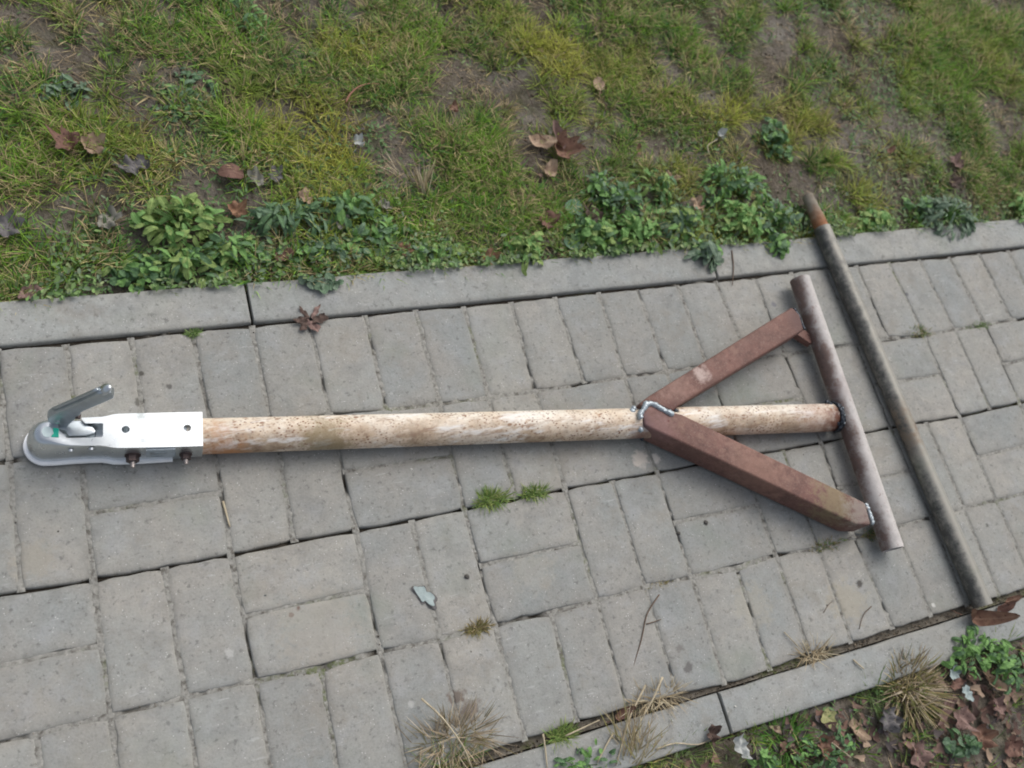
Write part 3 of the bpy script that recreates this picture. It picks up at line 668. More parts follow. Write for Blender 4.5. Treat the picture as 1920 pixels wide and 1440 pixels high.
wchild(axis_tube('rusty_end',TA,tp,.0155,tip_mat(),30,.8,16,lambda t:.0132+.0036*min(1,t*1.3)),pipe)

# ---------------------------------------------------------------- lawn
def W2(x,y): return at(x,y,0)[:2]
# fields read off the place: (pixel centre, radii in m, amount)
def field(L):
    out=[]
    for x,y,rx,ry,a in L:
        c=W2(x,y); out.append((c[0],c[1],rx,ry,a))
    return out
BARE=field([(90,20,.12,.06,1),(600,20,.14,.05,.9),(660,215,.13,.05,.8),(760,190,.07,.04,.5),(1480,60,.08,.12,.9),(1555,60,.06,.14,1),(1600,170,.07,.07,.9),(1680,240,.12,.05,1),(1290,125,.14,.05,.8),(1270,160,.07,.03,.5),
 (1120,185,.05,.10,.8),(1180,270,.16,.04,.8),(1260,310,.06,.05,.7),(330,330,.10,.04,.6),(140,350,.05,.04,.5),(1015,350,.06,.07,.8),(1050,410,.06,.04,.7),(790,350,.05,.05,.6),(1530,370,.10,.04,.7),(1590,350,.08,.04,.5),(1780,330,.05,.07,.7),
 (60,380,.05,.03,.5),(1000,20,.05,.05,.7),(850,20,.08,.04,.6),(1400,20,.05,.04,.4),(945,150,.05,.04,.4),(120,110,.04,.05,.4),(1870,400,.05,.02,.5),(560,420,.05,.02,.3),(200,420,.05,.03,.4),(1640,400,.10,.02,.5),(1910,20,.05,.05,.6)])
LUSH=field([(1720,70,.22,.10,1),(1830,170,.20,.16,1),(1880,60,.12,.1,.8),(1700,160,.10,.08,.6),(890,310,.10,.07,1),(830,250,.07,.05,.7),(450,250,.08,.05,.9),(760,40,.05,.07,.9),(40,300,.07,.05,1),(60,460,.14,.04,.9),(180,370,.07,.04,.6),(770,405,.05,.04,1),
 (640,330,.06,.04,.7),(700,110,.09,.06,.7),(450,60,.07,.06,.6),(1240,190,.08,.05,.8),(1380,230,.10,.04,.8),(1060,130,.06,.10,.7),(1130,30,.12,.06,.8),(1480,20,.05,.04,.8),(1490,150,.05,.03,.7),(550,50,.08,.05,.4),(1290,50,.12,.06,.6),(60,200,.10,.06,.5),(540,500,.09,.03,.6),(1640,350,.09,.05,.6),(950,440,.04,.05,.5)])
YEL=field([(640,90,.14,.07,1),(620,250,.10,.06,.7),(700,300,.12,.05,.8),(1040,100,.08,.12,.9),(1240,190,.1,.05,.7),(1350,210,.12,.05,.9),(560,200,.10,.05,.6),(430,120,.10,.05,.6),(1640,340,.12,.05,.8),(900,450,.05,.05,.7),(270,380,.06,.03,.4),(1420,330,.1,.05,.3),(1720,330,.12,.06,.4)])
def ev(Fd,x,y):
    t=np.zeros_like(x)
    for cx,cy,rx,ry,a in Fd: t=np.maximum(t,a*np.exp(-(((x-cx)/rx)**2+((y-cy)/ry)**2)))
    return t
FRAME_X=(-.15,3.15)
def sample(n, lo_up=True):
    """random ground positions beside the path, denser where it is seen"""
    x=rng.uniform(-.75,3.85,n); 
    if lo_up: y=KU+rng.uniform(-.004,1,n)**1.0*1.45
    else: y=KB-rng.uniform(-.004,1,n)*.75
    inx=(x>FRAME_X[0])&(x<FRAME_X[1])
    iny=(y<1.05) if lo_up else ((y>-1.3)&(x>.3)&(x<2.2))
    keep=rng.uniform(0,1,n)<np.where(inx&iny,1,.35)
    x=x[keep];y=y[keep]; return x,y+bow(x)
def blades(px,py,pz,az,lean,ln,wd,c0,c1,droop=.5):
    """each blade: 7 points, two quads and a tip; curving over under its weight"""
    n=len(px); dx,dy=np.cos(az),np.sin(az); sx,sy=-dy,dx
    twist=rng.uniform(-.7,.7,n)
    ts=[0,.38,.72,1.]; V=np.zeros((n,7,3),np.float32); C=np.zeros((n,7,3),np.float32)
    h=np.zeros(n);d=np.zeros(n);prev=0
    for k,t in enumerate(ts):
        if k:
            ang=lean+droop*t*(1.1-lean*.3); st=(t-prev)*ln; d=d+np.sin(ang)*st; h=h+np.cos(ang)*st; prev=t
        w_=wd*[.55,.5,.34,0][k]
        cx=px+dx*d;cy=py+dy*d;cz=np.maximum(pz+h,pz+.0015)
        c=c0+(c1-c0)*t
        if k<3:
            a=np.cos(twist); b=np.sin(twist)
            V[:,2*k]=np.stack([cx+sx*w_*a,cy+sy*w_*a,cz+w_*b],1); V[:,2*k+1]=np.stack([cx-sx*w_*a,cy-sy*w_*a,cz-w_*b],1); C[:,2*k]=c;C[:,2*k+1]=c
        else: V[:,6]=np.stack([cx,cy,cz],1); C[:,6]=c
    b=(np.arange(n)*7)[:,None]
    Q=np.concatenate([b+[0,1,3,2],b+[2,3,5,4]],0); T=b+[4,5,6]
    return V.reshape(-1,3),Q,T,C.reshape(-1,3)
def merge(L):
    V=[];Q=[];T=[];C=[];o=0
    for v,q_,t_,c in L:
        V.append(v);Q.append(q_+o);T.append(t_+o);C.append(c);o+=len(v)
    return np.concatenate(V),np.concatenate(Q),np.concatenate(T),np.concatenate(C)
# tufts
def lawn(n_tuft, per, lo_up):
    tx,ty=sample(n_tuft,lo_up)
    bare=ev(BARE,tx,ty); lush=ev(LUSH,tx,ty); yel=ev(YEL,tx,ty)
    nz=fbm(tx,ty,5.5,21,4); nz2=fbm(tx,ty,17,33,3)
    if lo_up:
        dens=np.clip((nz-.46)*6.5+(nz2-.5)*6.5+.44+lush*1.15-bare*1.5,0.02,1.25)
    else:
        cx1,cy1=W2(1580,1400);cx2,cy2=W2(1250,1430); dens=np.clip(.16+(nz-.5)*2+.9*np.exp(-(((tx-W2(1470,1400)[0])/.06)**2+((ty-W2(1470,1400)[1])/.05)**2))+.9*np.exp(-(((tx-W2(1260,1420)[0])/.08)**2+((ty-W2(1260,1420)[1])/.04)**2))+.6*np.exp(-(((tx-W2(1900,1230)[0])/.08)**2+((ty-W2(1900,1230)[1])/.12)**2)),0,1)
    keep=rng.uniform(0,1,len(tx))<dens*.85; tx,ty,lush,yel,nz,nz2=[a[keep] for a in (tx,ty,lush,yel,nz,nz2)]
    m=len(tx); k=rng.integers(per//2,per+per//2,m); ti=np.repeat(np.arange(m),k); n=len(ti)
    green=np.array([.245,.440,.050]); deep=np.array([.100,.275,.050]); yellow=np.array([.53,.53,.09]); olive=np.array([.25,.34,.085]); straw=np.array([.58,.47,.25])
    r=rng.uniform(0,1,m)
    tc=np.where((r<.26+.45*lush)[:,None],green,np.where((r<.50+.3*lush)[:,None],deep,np.where((r<.80)[:,None],olive,straw)))
    yv=np.clip(yel*.9-.05+(fbm(tx,ty,5,77,3)-.5)*2.0+rng.uniform(-.15,.15,m)-.35*lush,0,.85)[:,None]; tc=tc*(1-yv)+yellow*yv
    tc=tc*rng.uniform(.75,1.25,(m,1))
    az=rng.uniform(0,6.283,n); rr=rng.uniform(0,1,n)**.7*.011
    px=tx[ti]+np.cos(az)*rr; py=ty[ti]+np.sin(az)*rr
    # nothing grows through the kerb
    edge=KU+bow(px)+.001; py=np.where(lo_up & (py<edge),edge+rng.uniform(0,.004,n),py)
    if not lo_up: e2=KB+bow(px)-.001; py=np.where(py>e2,e2-rng.uniform(0,.004,n),py)
    pz=gh(px,py-0*px); pz=np.where(pz<-.05,-.014,pz)-.002
    ln=(.024+.024*rng.uniform(0,1,n)+.013*lush[ti])*rng.uniform(.6,1.35,m)[ti]
    lean=np.clip(.45+rr/.011*.6+rng.normal(0,.28,n),0.05,1.45)
    az=az+rng.normal(0,.5,n)
    wd=rng.uniform(.0011,.0024,n)
    c=tc[ti]*rng.uniform(.75,1.25,(n,1)); dead=rng.uniform(0,1,n)<.10; c[dead]=straw*rng.uniform(.6,1.1,(dead.sum(),1))
    return blades(px,py,pz,az,lean,ln,wd,c*.35,c*1.15)  # blade roots darkened in colour to deepen the shadowed gaps between tufts
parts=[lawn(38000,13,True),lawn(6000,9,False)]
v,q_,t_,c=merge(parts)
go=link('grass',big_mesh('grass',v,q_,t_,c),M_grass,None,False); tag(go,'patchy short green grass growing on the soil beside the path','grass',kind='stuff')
# dead thatch lying on the soil
def thatch(n,lo_up,cbase):
    x,y=sample(n,lo_up); n=len(x); k=rng.uniform(0,1,n)<np.clip(.35+(fbm(x,y,9,51,3)-.45)*3,0.08,1); x=x[k];y=y[k];n=len(x)
    z=gh(x,y); z=np.where(z<-.05,-.012,z)+rng.uniform(0,.005,n); az=rng.uniform(0,6.283,n)
    c=np.array(cbase)*rng.uniform(.45,1.35,(n,1)); g_=rng.uniform(0,1,n)<.3; c[g_]=np.array([.13,.12,.05])*rng.uniform(.6,1.2,(g_.sum(),1))
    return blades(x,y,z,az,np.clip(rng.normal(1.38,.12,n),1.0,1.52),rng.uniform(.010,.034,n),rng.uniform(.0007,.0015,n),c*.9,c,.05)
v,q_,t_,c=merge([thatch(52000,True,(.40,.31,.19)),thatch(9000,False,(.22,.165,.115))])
to=link('dead_thatch',big_mesh('dead_thatch',v,q_,t_,c),M_dry,None,False); tag(to,'dead straw coloured grass stems matted on the soil under the green blades','thatch',kind='stuff')
# tiny ground weeds: small folded leaflets
def leaflets(n,lo_up):
    x,y=sample(n,lo_up); n=len(x)
    nz=fbm(x,y,6,61,3); edge=np.exp(-((y-KU-bow(x))/.09)**2) if lo_up else .35
    k=rng.uniform(0,1,n)<np.clip((nz-.47)*5+.7*edge-.1-.8*ev(BARE,x,y),.03,1); x=x[k];y=y[k];nz=nz[k];n=len(x)
    z=gh(x,y); z=np.where(z<-.05,-.012,z)+rng.uniform(.001,.014,n); az=rng.uniform(0,6.283,n); L=rng.uniform(.003,.0085,n); wd=L*rng.uniform(.28,.42,n); tl=rng.normal(0,.35,n); t2=rng.normal(0,.3,n)
    dx,dy=np.cos(az),np.sin(az)
    def pt(a,b,h): return np.stack([x+dx*a-dy*b,y+dy*a+dx*b,z+a*np.sin(tl)+b*t2+h],1)
    V=np.stack([pt(-L,0*L,0),pt(-.1*L,wd,L*.12),pt(L,0*L,0),pt(-.1*L,-wd,L*.12)],1)
    b=(np.arange(n)*4)[:,None]; T=np.concatenate([b+[0,2,1],b+[0,3,2]],0)
    base=np.where((fbm(x,y,3,81,2)>.5)[:,None],np.array([.095,.195,.060]),np.array([.14,.205,.075]))*rng.uniform(.6,1.5,(n,1)); base+=np.array([.02,.015,.012])
    return V.reshape(-1,3),np.zeros((0,4),int),T,np.repeat(base,4,0)
def belt(n,xr,depth,cols,L0,L1):
    x=rng.uniform(*xr,n); d=np.abs(rng.normal(0,depth,n)); y=KU+bow(x)-.009+d
    k=rng.uniform(0,1,n)<np.clip((fbm(x,y,14,44,3)-.42)*5,.05,1); x=x[k];y=y[k];n=len(x)
    z=np.full(n,-.012)+rng.uniform(.002,.024,n); z=np.where(y<KU+bow(x)+.004,.007+rng.uniform(0,.012,n),z); az=rng.uniform(0,6.283,n); L=rng.uniform(L0,L1,n); wd=L*rng.uniform(.4,.6,n); tl=rng.normal(0,.4,n); t2=rng.normal(0,.35,n)
    dx,dy=np.cos(az),np.sin(az)
    def pt(a,b,h): return np.stack([x+dx*a-dy*b,y+dy*a+dx*b,z+a*np.sin(tl)+b*t2+h],1)
    V=np.stack([pt(-L,0*L,0),pt(-.5*L,wd*.8,L*.12),pt(.3*L,wd*.9,L*.1),pt(L,0*L,0),pt(.3*L,-wd*.9,L*.1),pt(-.5*L,-wd*.8,L*.12),pt(0*L,0*L,-.05*L)],1)
    b=(np.arange(n)*7)[:,None]; T=np.concatenate([b+[6,(j+1)%6,j] for j in range(6)],0)
    base=np.array(cols)[rng.integers(0,len(cols),n)]*rng.uniform(.6,1.3,(n,1))
    return V.reshape(-1,3),np.zeros((0,4),int),T,np.repeat(base,7,0)
GC=[(.17,.30,.09),(.22,.35,.12),(.13,.23,.09),(.25,.32,.14),(.18,.25,.15)]
v,q_,t_,c=merge([leaflets(90000,True),leaflets(16000,False),belt(2600,(.85,1.85),.055,GC,.004,.0085),belt(2600,(.05,.95),.06,GC,.003,.007),belt(1500,(1.7,2.6),.04,GC,.003,.007)])
lo=link('ground_weeds',big_mesh('ground_weeds',v,None,t_,c),M_grass,None,False); tag(lo,'tiny green weed leaflets and moss spreading between the grass and the kerb','ground cover',kind='stuff')
# crumbs of soil and grit
def crumbs(name,n,fn,label,r0,r1,parent=None):
    P_=fn(n); n=len(P_); r=rng.uniform(r0,r1,n)*rng.uniform(.4,1,n)
    base=np.array([[1,0,0],[-1,0,0],[0,1,0],[0,-1,0],[0,0,.8],[0,0,-.8]],float)
    V=P_[:,None,:]+base[None]*r[:,None,None]*rng.uniform(.55,1.3,(n,6,1)); fc=np.array([[0,2,4],[2,1,4],[1,3,4],[3,0,4],[2,0,5],[1,2,5],[3,1,5],[0,3,5]])
    T=(np.arange(n)*6)[:,None,None]+fc[None]; c=np.array([.14,.115,.085])*rng.uniform(.35,1.9,(n,1)); 
    o=link(name,big_mesh(name,V.reshape(-1,3),None,T.reshape(-1,3),np.repeat(c,6,0)),M_crumb,parent,False)
    o['kind']='stuff'
    if label: tag(o,label,'soil crumbs')
def f1(n):
    x,y=sample(n,True); x2,y2=sample(n//3,False); x=np.concatenate([x,x2]);y=np.concatenate([y,y2]); z=gh(x,y); k=z>-.05; return np.stack([x,y,z],1)[k]
crumbs('soil_crumbs',26000,f1,'small crumbs of brown soil scattered over the bare patches',.0012,.0055)
def f2(n):
    x=rng.uniform(-.6,2.6,n); y=-.803+rng.normal(0,.0045,n)+bow(x); return np.stack([x,y,np.full(n,-.008)+rng.uniform(0,.006,n)],1)
crumbs('gap_grit',2600,f2,None,.001,.0032,paving)
def f3(n):
    P_=[]
    for _ in range(n):
        r=random.choice([0,1,2,2,3,3,4]); i=random.uniform(0,24); 
        if random.random()<.6: p=node(int(i),r)*(1-i%1)+node(int(i)+1,r)*(i%1)
        else:
            r=random.randint(0,3); t=random.random(); p=node(int(i),r)*(1-t)+node(int(i),r+1)*t
        P_.append((p[0]+random.gauss(0,.003),p[1]+random.gauss(0,.003),.0))
    return np.array(P_)
crumbs('joint_grit',900,f3,None,.0005,.0016,paving)

# ---------------------------------------------------------------- single leaves
def r_ovate(th,k=.62): 
    c,s=math.cos(th),math.sin(th); return 1/math.sqrt(c*c+(s/k)**2)*(1+.12*c)
def r_round(th): return .9+.05*math.cos(3*th+1)-.22*math.exp(-((abs(th)-math.pi)/.25)**2)
def r_lobed(th):
    l=0
    for a,h,w_ in ((0,1.,.33),(1.05,.85,.30),(-1.05,.85,.30),(2.05,.6,.35),(-2.05,.6,.35)):
        d=(th-a+math.pi)%(2*math.pi)-math.pi; l=max(l,h*math.exp(-(d/(w_*1.35))**2))
    return .50+.48*l+.035*math.sin(th*13+1)+.02*math.sin(th*23)
def r_scrap(th): return .75+.18*math.sin(2*th+.6)+.13*math.sin(5*th+2)+.05*math.sin(9*th)
def r_angular(th):
    return .62+.38*max(math.cos(1.5*(th)),-.3)**1 if True else 0
def leaf_mesh(name,rf,size,curl=.0,fold=.2,crumple=.12,seed=0,aspect=1.,ns=32):
    rd=random.Random(seed); V=[(0,0,0)];col=[(0,1,0)]; rings=[.3,.55,.8,1.]
    ph=[rd.uniform(0,6.28) for _ in range(6)]
    def z(x,y):
        r=math.hypot(x,y)
        return curl*x*x*1.2+fold*abs(y)+crumple*(math.sin(4*x+ph[0])*math.cos(5*y+ph[1])*.5+.35*math.sin(9*x+ph[2]+3*y)+.25*math.sin(11*y+ph[3]))*min(1,r*2)
    zc=z(0,0)
    for ri in rings:
        for k in range(ns):
            th=2*math.pi*k/ns-math.pi; r=rf(th)*ri; x=r*math.cos(th); y=r*math.sin(th)*aspect
            V.append((x,y,z(x,y)-zc)); vein=math.exp(-(y/.06)**2)+.5*max(0,math.cos(th*6))**8; col.append((1 if ri==1 else (.5 if ri==.8 else 0),min(1,vein),0))
    F_=[(0,1+k,1+(k+1)%ns) for k in range(ns)]
    for j in range(3):
        o=1+j*ns
        for k in range(ns): F_.append((o+k,o+ns+k,o+ns+(k+1)%ns,o+(k+1)%ns))
    V=np.array(V)*size; V[:,2]-=V[:,2].min()
    me=mesh(name,V,F_); add_col(me,np.array(col)); return me
ML={}
def lm(key):
    D={'brown':((.26,.155,.105),(.17,.09,.065),(.32,.22,.16)),'tan':((.42,.31,.215),(.33,.23,.16),(.5,.4,.3)),'redbrown':((.205,.115,.085),(.14,.075,.06),(.27,.17,.13)),'grey':((.19,.18,.18),(.125,.12,.12),(.2,.19,.19)),
       'palegrey':((.27,.26,.22),(.19,.19,.16),(.34,.33,.28)),'green':((.15,.26,.16),(.11,.21,.13),(.2,.32,.2)),'pinkbrown':((.27,.18,.155),(.18,.115,.10),(.38,.26,.22)),'white':((.52,.54,.52),(.38,.40,.39),(.55,.57,.55)),
       'orange':((.30,.17,.10),(.20,.11,.07),(.4,.25,.15)),'yellowgreen':((.38,.37,.17),(.25,.26,.11),(.45,.44,.25)),'dark':((.12,.08,.065),(.075,.052,.043),(.12,.08,.06)),'lightgreen':((.19,.33,.13),(.13,.25,.09),(.28,.42,.2)),'bluegreen':((.42,.50,.49),(.33,.40,.40),(.4,.48,.47))}
    if key not in ML: a,b,v=D[key]; ML[key]=leaf_mat('leaf_'+key,a,b,v,spot=tuple(x*.45 for x in b) if key not in('white','bluegreen','green','lightgreen') else None)
    return ML[key]
def put_leaf(x,y,rf,size,key,az,label,cat='fallen leaf',z=None,curl=.35,fold=.25,cr=.26,asp=1.,tilt=(0,0),name='fallen_leaf',group=None,stem=True,seed=None):
    p=at(x,y,0.)
    zz=z if z is not None else (max(float(gh(p[0],p[1])),-.012)+.010)
    if z is None: p=at(x,y,zz)
    sd_=seed if seed is not None else int(x*7+y*3)
    size*=.92; me=leaf_mesh(name,rf,size,curl*1.25,fold*1.1,cr*1.1,sd_,asp)
    o=link(name,me,lm(key),None,True); o.location=(p[0],p[1],zz); o.rotation_euler=(tilt[0],tilt[1],math.radians(az))
    tag(o,label,cat,group)
    if stem:
        s_=bm_obj('leaf_stalk',tube_bm([(-size*.85,0,size*.12),(-size*1.2,size*.05,size*.10),(-size*1.5,size*.16,size*.03)],[.0010,.0009,.0007],6),lm(key),None,True)
        s_.parent=o
    return o
OV,RO,LO,SCp=r_ovate,r_round,r_lobed,r_scrap
put_leaf(133,275,LO,.034,'redbrown',160,'red brown curled half of a big dry leaf at the left of the lawn',curl=1.0,fold=.5,tilt=(.1,.2))
put_leaf(172,277,LO,.030,'tan',20,'tan crinkled leaf touching the red brown curled one on the left',curl=.6,fold=.4,cr=.25)
put_leaf(252,315,SCp,.030,'grey',-10,'dark grey crumpled leaf below the tan crinkled leaf on the lawn',curl=.3,cr=.35)
put_leaf(430,328,OV,.026,'redbrown',-5,'smooth oval reddish brown leaf lying flat above the leafy weeds',curl=-.3,fold=.1,cr=.05,asp=1.1)
put_leaf(480,338,SCp,.023,'palegrey',80,'pale grey withered leaf right of the oval reddish brown leaf',curl=.4,cr=.3)
put_leaf(517,330,SCp,.022,'grey',40,'grey leaf scrap beside the pale grey withered leaf',curl=.3,cr=.3)
put_leaf(672,270,SCp,.017,'white',60,'small whitish crumpled leaf in the middle of the left lawn',curl=.8,cr=.4)
put_leaf(1123,161,OV,.020,'tan',80,'pale tan oval leaf lying flat on bare soil high on the lawn',curl=.2,fold=.12,cr=.05,asp=1.25)
put_leaf(1010,268,OV,.036,'tan',-10,'large tan spotted leaf lobe at the left of the brown leaf cluster',curl=.3,fold=.3,cr=.15,asp=.8)
put_leaf(1050,282,LO,.046,'brown',-35,'large chocolate brown curled leaf in the middle of the lawn',curl=.9,fold=.6,cr=.2,tilt=(.1,.1))
put_leaf(1045,262,OV,.040,'pinkbrown',95,'upright pinkish brown rolled leaf standing on the chocolate brown leaf',curl=.2,fold=1.3,cr=.1,asp=.5)
put_leaf(1030,325,OV,.024,'tan',60,'small tan leaf just below the chocolate brown curled leaf',curl=.5,fold=.5)
put_leaf(1077,390,RO,.026,'green',80,'round flat pale green leaf between the weeds near the kerb',curl=.1,fold=.06,cr=.04)
put_leaf(1073,456,RO,.023,'green',-60,'round dull green leaf hanging close to the kerb edge',curl=.1,fold=.1,cr=.05,seed=3)
put_leaf(1025,418,SCp,.030,'redbrown',10,'torn reddish brown leaf left of the round pale green leaf',curl=.5,cr=.3)
put_leaf(1110,403,LO,.032,'dark',200,'dark wet brown leaf right of the round pale green leaf',curl=.4,cr=.3)
put_leaf(1130,352,RO,.022,'green',10,'dark green roundish leaf above the round pale green leaf',curl=.2,fold=.2,seed=9)
put_leaf(1350,256,SCp,.017,'white',30,'small white crumpled leaf on the right half of the lawn',curl=.8,cr=.4)
put_leaf(1257,332,OV,.020,'tan',-40,'narrow tan leaf above the chickweed clump on the lawn',curl=.4,fold=.5,asp=.7)
put_leaf(1197,285,OV,.016,'brown',80,'small upright brown leaf on bare soil above the chickweed clump',curl=.4,fold=.5,asp=.7)
put_leaf(1790,307,LO,.030,'pinkbrown',60,'pinkish brown leaf above the grey green rosette on the right',curl=.5,cr=.25)
put_leaf(1785,345,SCp,.028,'dark',10,'dark brown leaf directly above the grey green rosette',curl=.4,cr=.3)
put_leaf(205,415,SCp,.026,'palegrey',10,'bleached crumpled leaf left of the bright yellow green weed',curl=.3,cr=.4)
put_leaf(443,397,LO,.025,'orange',30,'orange brown leaf tucked behind the bright yellow green weed',curl=.5,cr=.3)
put_leaf(530,482,OV,.020,'redbrown',10,'small red brown leaf near the kerb left of centre',curl=.3,fold=.3)
put_leaf(497,483,RO,.014,'lightgreen',200,'single small light green leaf beside the red brown leaf near the kerb',curl=.2)
put_leaf(755,470,LO,.022,'orange',-30,'small orange brown lobed leaf above the middle of the kerb',curl=.5,cr=.2)
put_leaf(915,486,SCp,.026,'orange',5,'orange brown leaf resting against the upper kerb',curl=.4,cr=.2)
put_leaf(15,428,LO,.032,'grey',10,'grey brown leaf cut by the left edge of the photo',curl=.3,cr=.25)
put_leaf(58,551,SCp,.022,'pinkbrown',0,'pinkish tan leaf lying against the kerb at the far left',curl=.3,cr=.25)
put_leaf(572,372,SCp,.020,'tan',70,'small tan leaf scrap between the dark green weeds',curl=.4,cr=.4)
put_leaf(1296,398,SCp,.024,'tan',60,'tan withered leaf on top of the chickweed clump',curl=.4,cr=.4,z=.022)
put_leaf(640,420,SCp,.020,'palegrey',30,'dusty grey leaf among the dark green weeds by the dry tuft',curl=.3,cr=.4)
put_leaf(720,385,SCp,.018,'palegrey',100,'grey crumpled leaf right of the dark green weeds',curl=.3,cr=.4)
put_leaf(850,205,SCp,.018,'brown',20,'brown crumb of leaf on the upper middle lawn',curl=.4,cr=.4)
put_leaf(425,188,SCp,.020,'dark',70,'dark brown withered leaf beside the bluish weed on the lawn',curl=.4,cr=.4)
put_leaf(1665,285,OV,.018,'brown',20,'brown leaf on the bare strip at the right of the lawn',curl=.4,fold=.4,asp=.7)
# on the paving
def star_leaf():
    p=at(580,601,.002); bm=bmesh.new(); 
    o=empty('withered_leaf',tuple(p)); tag(o,'withered reddish brown star shaped leaf stuck over the kerb joint','withered leaf')
    for k,(dx,dy,L,w_) in enumerate(((-20,-28,1,.22),(22,-30,1,.2),(38,-2,.9,.45),(16,26,1,.5),(-20,22,.8,.4),(-6,4,.5,.9),(-34,2,.5,.3))):
        q=at(580+dx,601+dy,.002); d=q-p; L_=np.linalg.norm(d); an=math.atan2(d[1],d[0])
        me=leaf_mesh('leaf_lobe',SCp,L_*.46,.15,.2,.30,k,w_*1.9,20); a=link('leaf_lobe',me,lm('pinkbrown' if k%2 else 'dark'),o,True); a.location=tuple((d*.5)*[1,1,0]+[0,0,.0006*k]); a.rotation_euler=(0,0,an)
star_leaf()
f_=put_leaf(796,1117,SCp,.026,'bluegreen',-65,'flattened silvery grey leaf scrap with dark torn rim in the middle of the paving',z=.0022,curl=.10,fold=.05,cr=.05,asp=.62,name='grey_scrap',cat='leaf scrap',stem=False)
rimo=link('torn_rim',leaf_mesh('torn_rim',SCp,.0285,.02,.01,.02,5,.66),lm('grey'),f_,True); rimo.location=(.002,0,-.0014)
put_leaf(1822,1160,OV,.040,'brown',-25,'brown curled dry leaf wedged under the lower end of the grey pipe',z=.003,curl=1.1,fold=.6,cr=.2,asp=.7)
put_leaf(1870,1148,OV,.028,'redbrown',20,'reddish brown leaf just right of the lower pipe end',z=.003,curl=.6,fold=.5,asp=.6)
put_leaf(1885,1130,OV,.022,'brown',10,'small brown leaf nearest the right photo edge on the kerb joint',z=.006,curl=.6,fold=.5,asp=.6)
put_leaf(1165,1340,OV,.022,'redbrown',15,'reddish leaf jammed in the soil gap beside the dry grass tuft',z=-.003,curl=.6,fold=.5,asp=.6)
# lower right corner
put_leaf(1788,1262,SCp,.020,'bluegreen',0,'bluish white scrap above its twin right of the dry grass clump',curl=.2,cr=.15,name='paper_scrap',cat='paper scrap',stem=False,asp=.9)
put_leaf(1811,1300,SCp,.018,'bluegreen',70,'bluish white triangular scrap below its twin right of the dry grass clump',curl=.2,cr=.2,name='paper_scrap',cat='paper scrap',stem=False,seed=31)
put_leaf(1793,1283,SCp,.024,'redbrown',0,'dull red leaf squeezed between the two bluish white scraps',curl=.2,cr=.2,asp=.6)
put_leaf(1853,1276,OV,.030,'tan',-60,'long tan folded leaf right of the two bluish white scraps',curl=.4,fold=.9,asp=.6)
put_leaf(1800,1345,LO,.034,'pinkbrown',-80,'large pinkish brown leaf below the bluish white scraps',curl=.5,cr=.3)
put_leaf(1765,1335,OV,.040,'pinkbrown',35,'long pinkish folded leaf pointing at the dry grass clump',curl=.3,fold=.9,asp=.45)
put_leaf(1658,1350,LO,.032,'grey',-20,'dark grey crumpled leaf below the dry grass clump',curl=.4,cr=.4)
put_leaf(1550,1345,LO,.024,'yellowgreen',-50,'pale yellow green pointed leaf below the lower kerb',curl=.2,cr=.1)
put_leaf(1602,1365,OV,.026,'tan',-70,'tan oval leaf right of the yellow green pointed leaf',curl=.4,fold=.4,asp=.65)
put_leaf(1382,1400,SCp,.024,'white',70,'crumpled whitish scrap at the joint of the lower kerb',curl=.4,cr=.5,name='paper_scrap',cat='paper scrap',stem=False,z=.004)
put_leaf(1870,1325,SCp,.022,'pinkbrown',60,'small pink brown leaf low at the right photo edge',curl=.5,cr=.4)
put_leaf(1835,1385,LO,.032,'brown',10,'brown lobed leaf near the bottom right photo corner',curl=.5,cr=.3)
put_leaf(1720,1420,LO,.036,'pinkbrown',120,'pinkish leaf cut by the bottom photo edge',curl=.4,cr=.3)
put_leaf(1895,1405,LO,.030,'redbrown',80,'red brown leaf in the very bottom right photo corner',curl=.4,cr=.3)
put_leaf(1540,1400,SCp,.024,'brown',30,'brown withered leaf under the yellow green pointed leaf',curl=.5,cr=.4)
put_leaf(1330,1378,SCp,.020,'dark',30,'dark shrivelled leaf on the rim of the lower kerb',curl=.5,cr=.5,z=.004)
# small unnamed litter in the flower bed: too many to pick apart
LV=[];LF=[];LC=[];o_=0
pal=[(.23,.14,.105),(.30,.195,.155),(.16,.095,.075),(.34,.25,.18),(.12,.10,.10),(.10,.06,.05)]
for k in range(1500):
    if k<900: x=random.uniform(1.15,2.4); y=KB-.01-abs(random.gauss(0,.16))
    elif k<1050: x=random.uniform(.3,1.3); y=KB-.01-random.uniform(0,.3)
    else: x=random.uniform(-.2,3.); y=KU+.01+random.uniform(0,.95)
    y+=bow(x)
    s_=random.uniform(.005,.017) if k<1050 else random.uniform(.003,.010); az=random.uniform(0,6.28); c=np.array(random.choice(pal))*random.uniform(.6,1.2); n=9; cu=random.uniform(-.6,.9); asp=random.uniform(.4,.9)
    z=float(gh(x,y)); z=(-.012 if z<-.05 else z)+random.uniform(.002,.010); ph=random.uniform(0,6); tl=random.uniform(-.4,.4)
    LV.append((x,y,z));LC.append(c)
    for j in range(n):
        th=2*math.pi*j/n; r=s_*(.8+.25*math.sin(3*th+ph)+random.uniform(-.1,.1)); a,b=r*math.cos(th),r*math.sin(th)*asp
        LV.append((x+a*math.cos(az)-b*math.sin(az),y+a*math.sin(az)+b*math.cos(az),z+cu*a*a/s_+abs(b)*.5+tl*a)); LC.append(c*random.uniform(.7,1.15))
    for j in range(n): LF.append((o_,o_+1+j,o_+1+(j+1)%n))
    o_+=n+1
li=link('leaf_litter',big_mesh('leaf_litter',LV,None,LF,np.array(LC)),M_dry,None,False); tag(li,'broken bits of dead leaves littering the soil on both sides','leaf litter',kind='stuff')

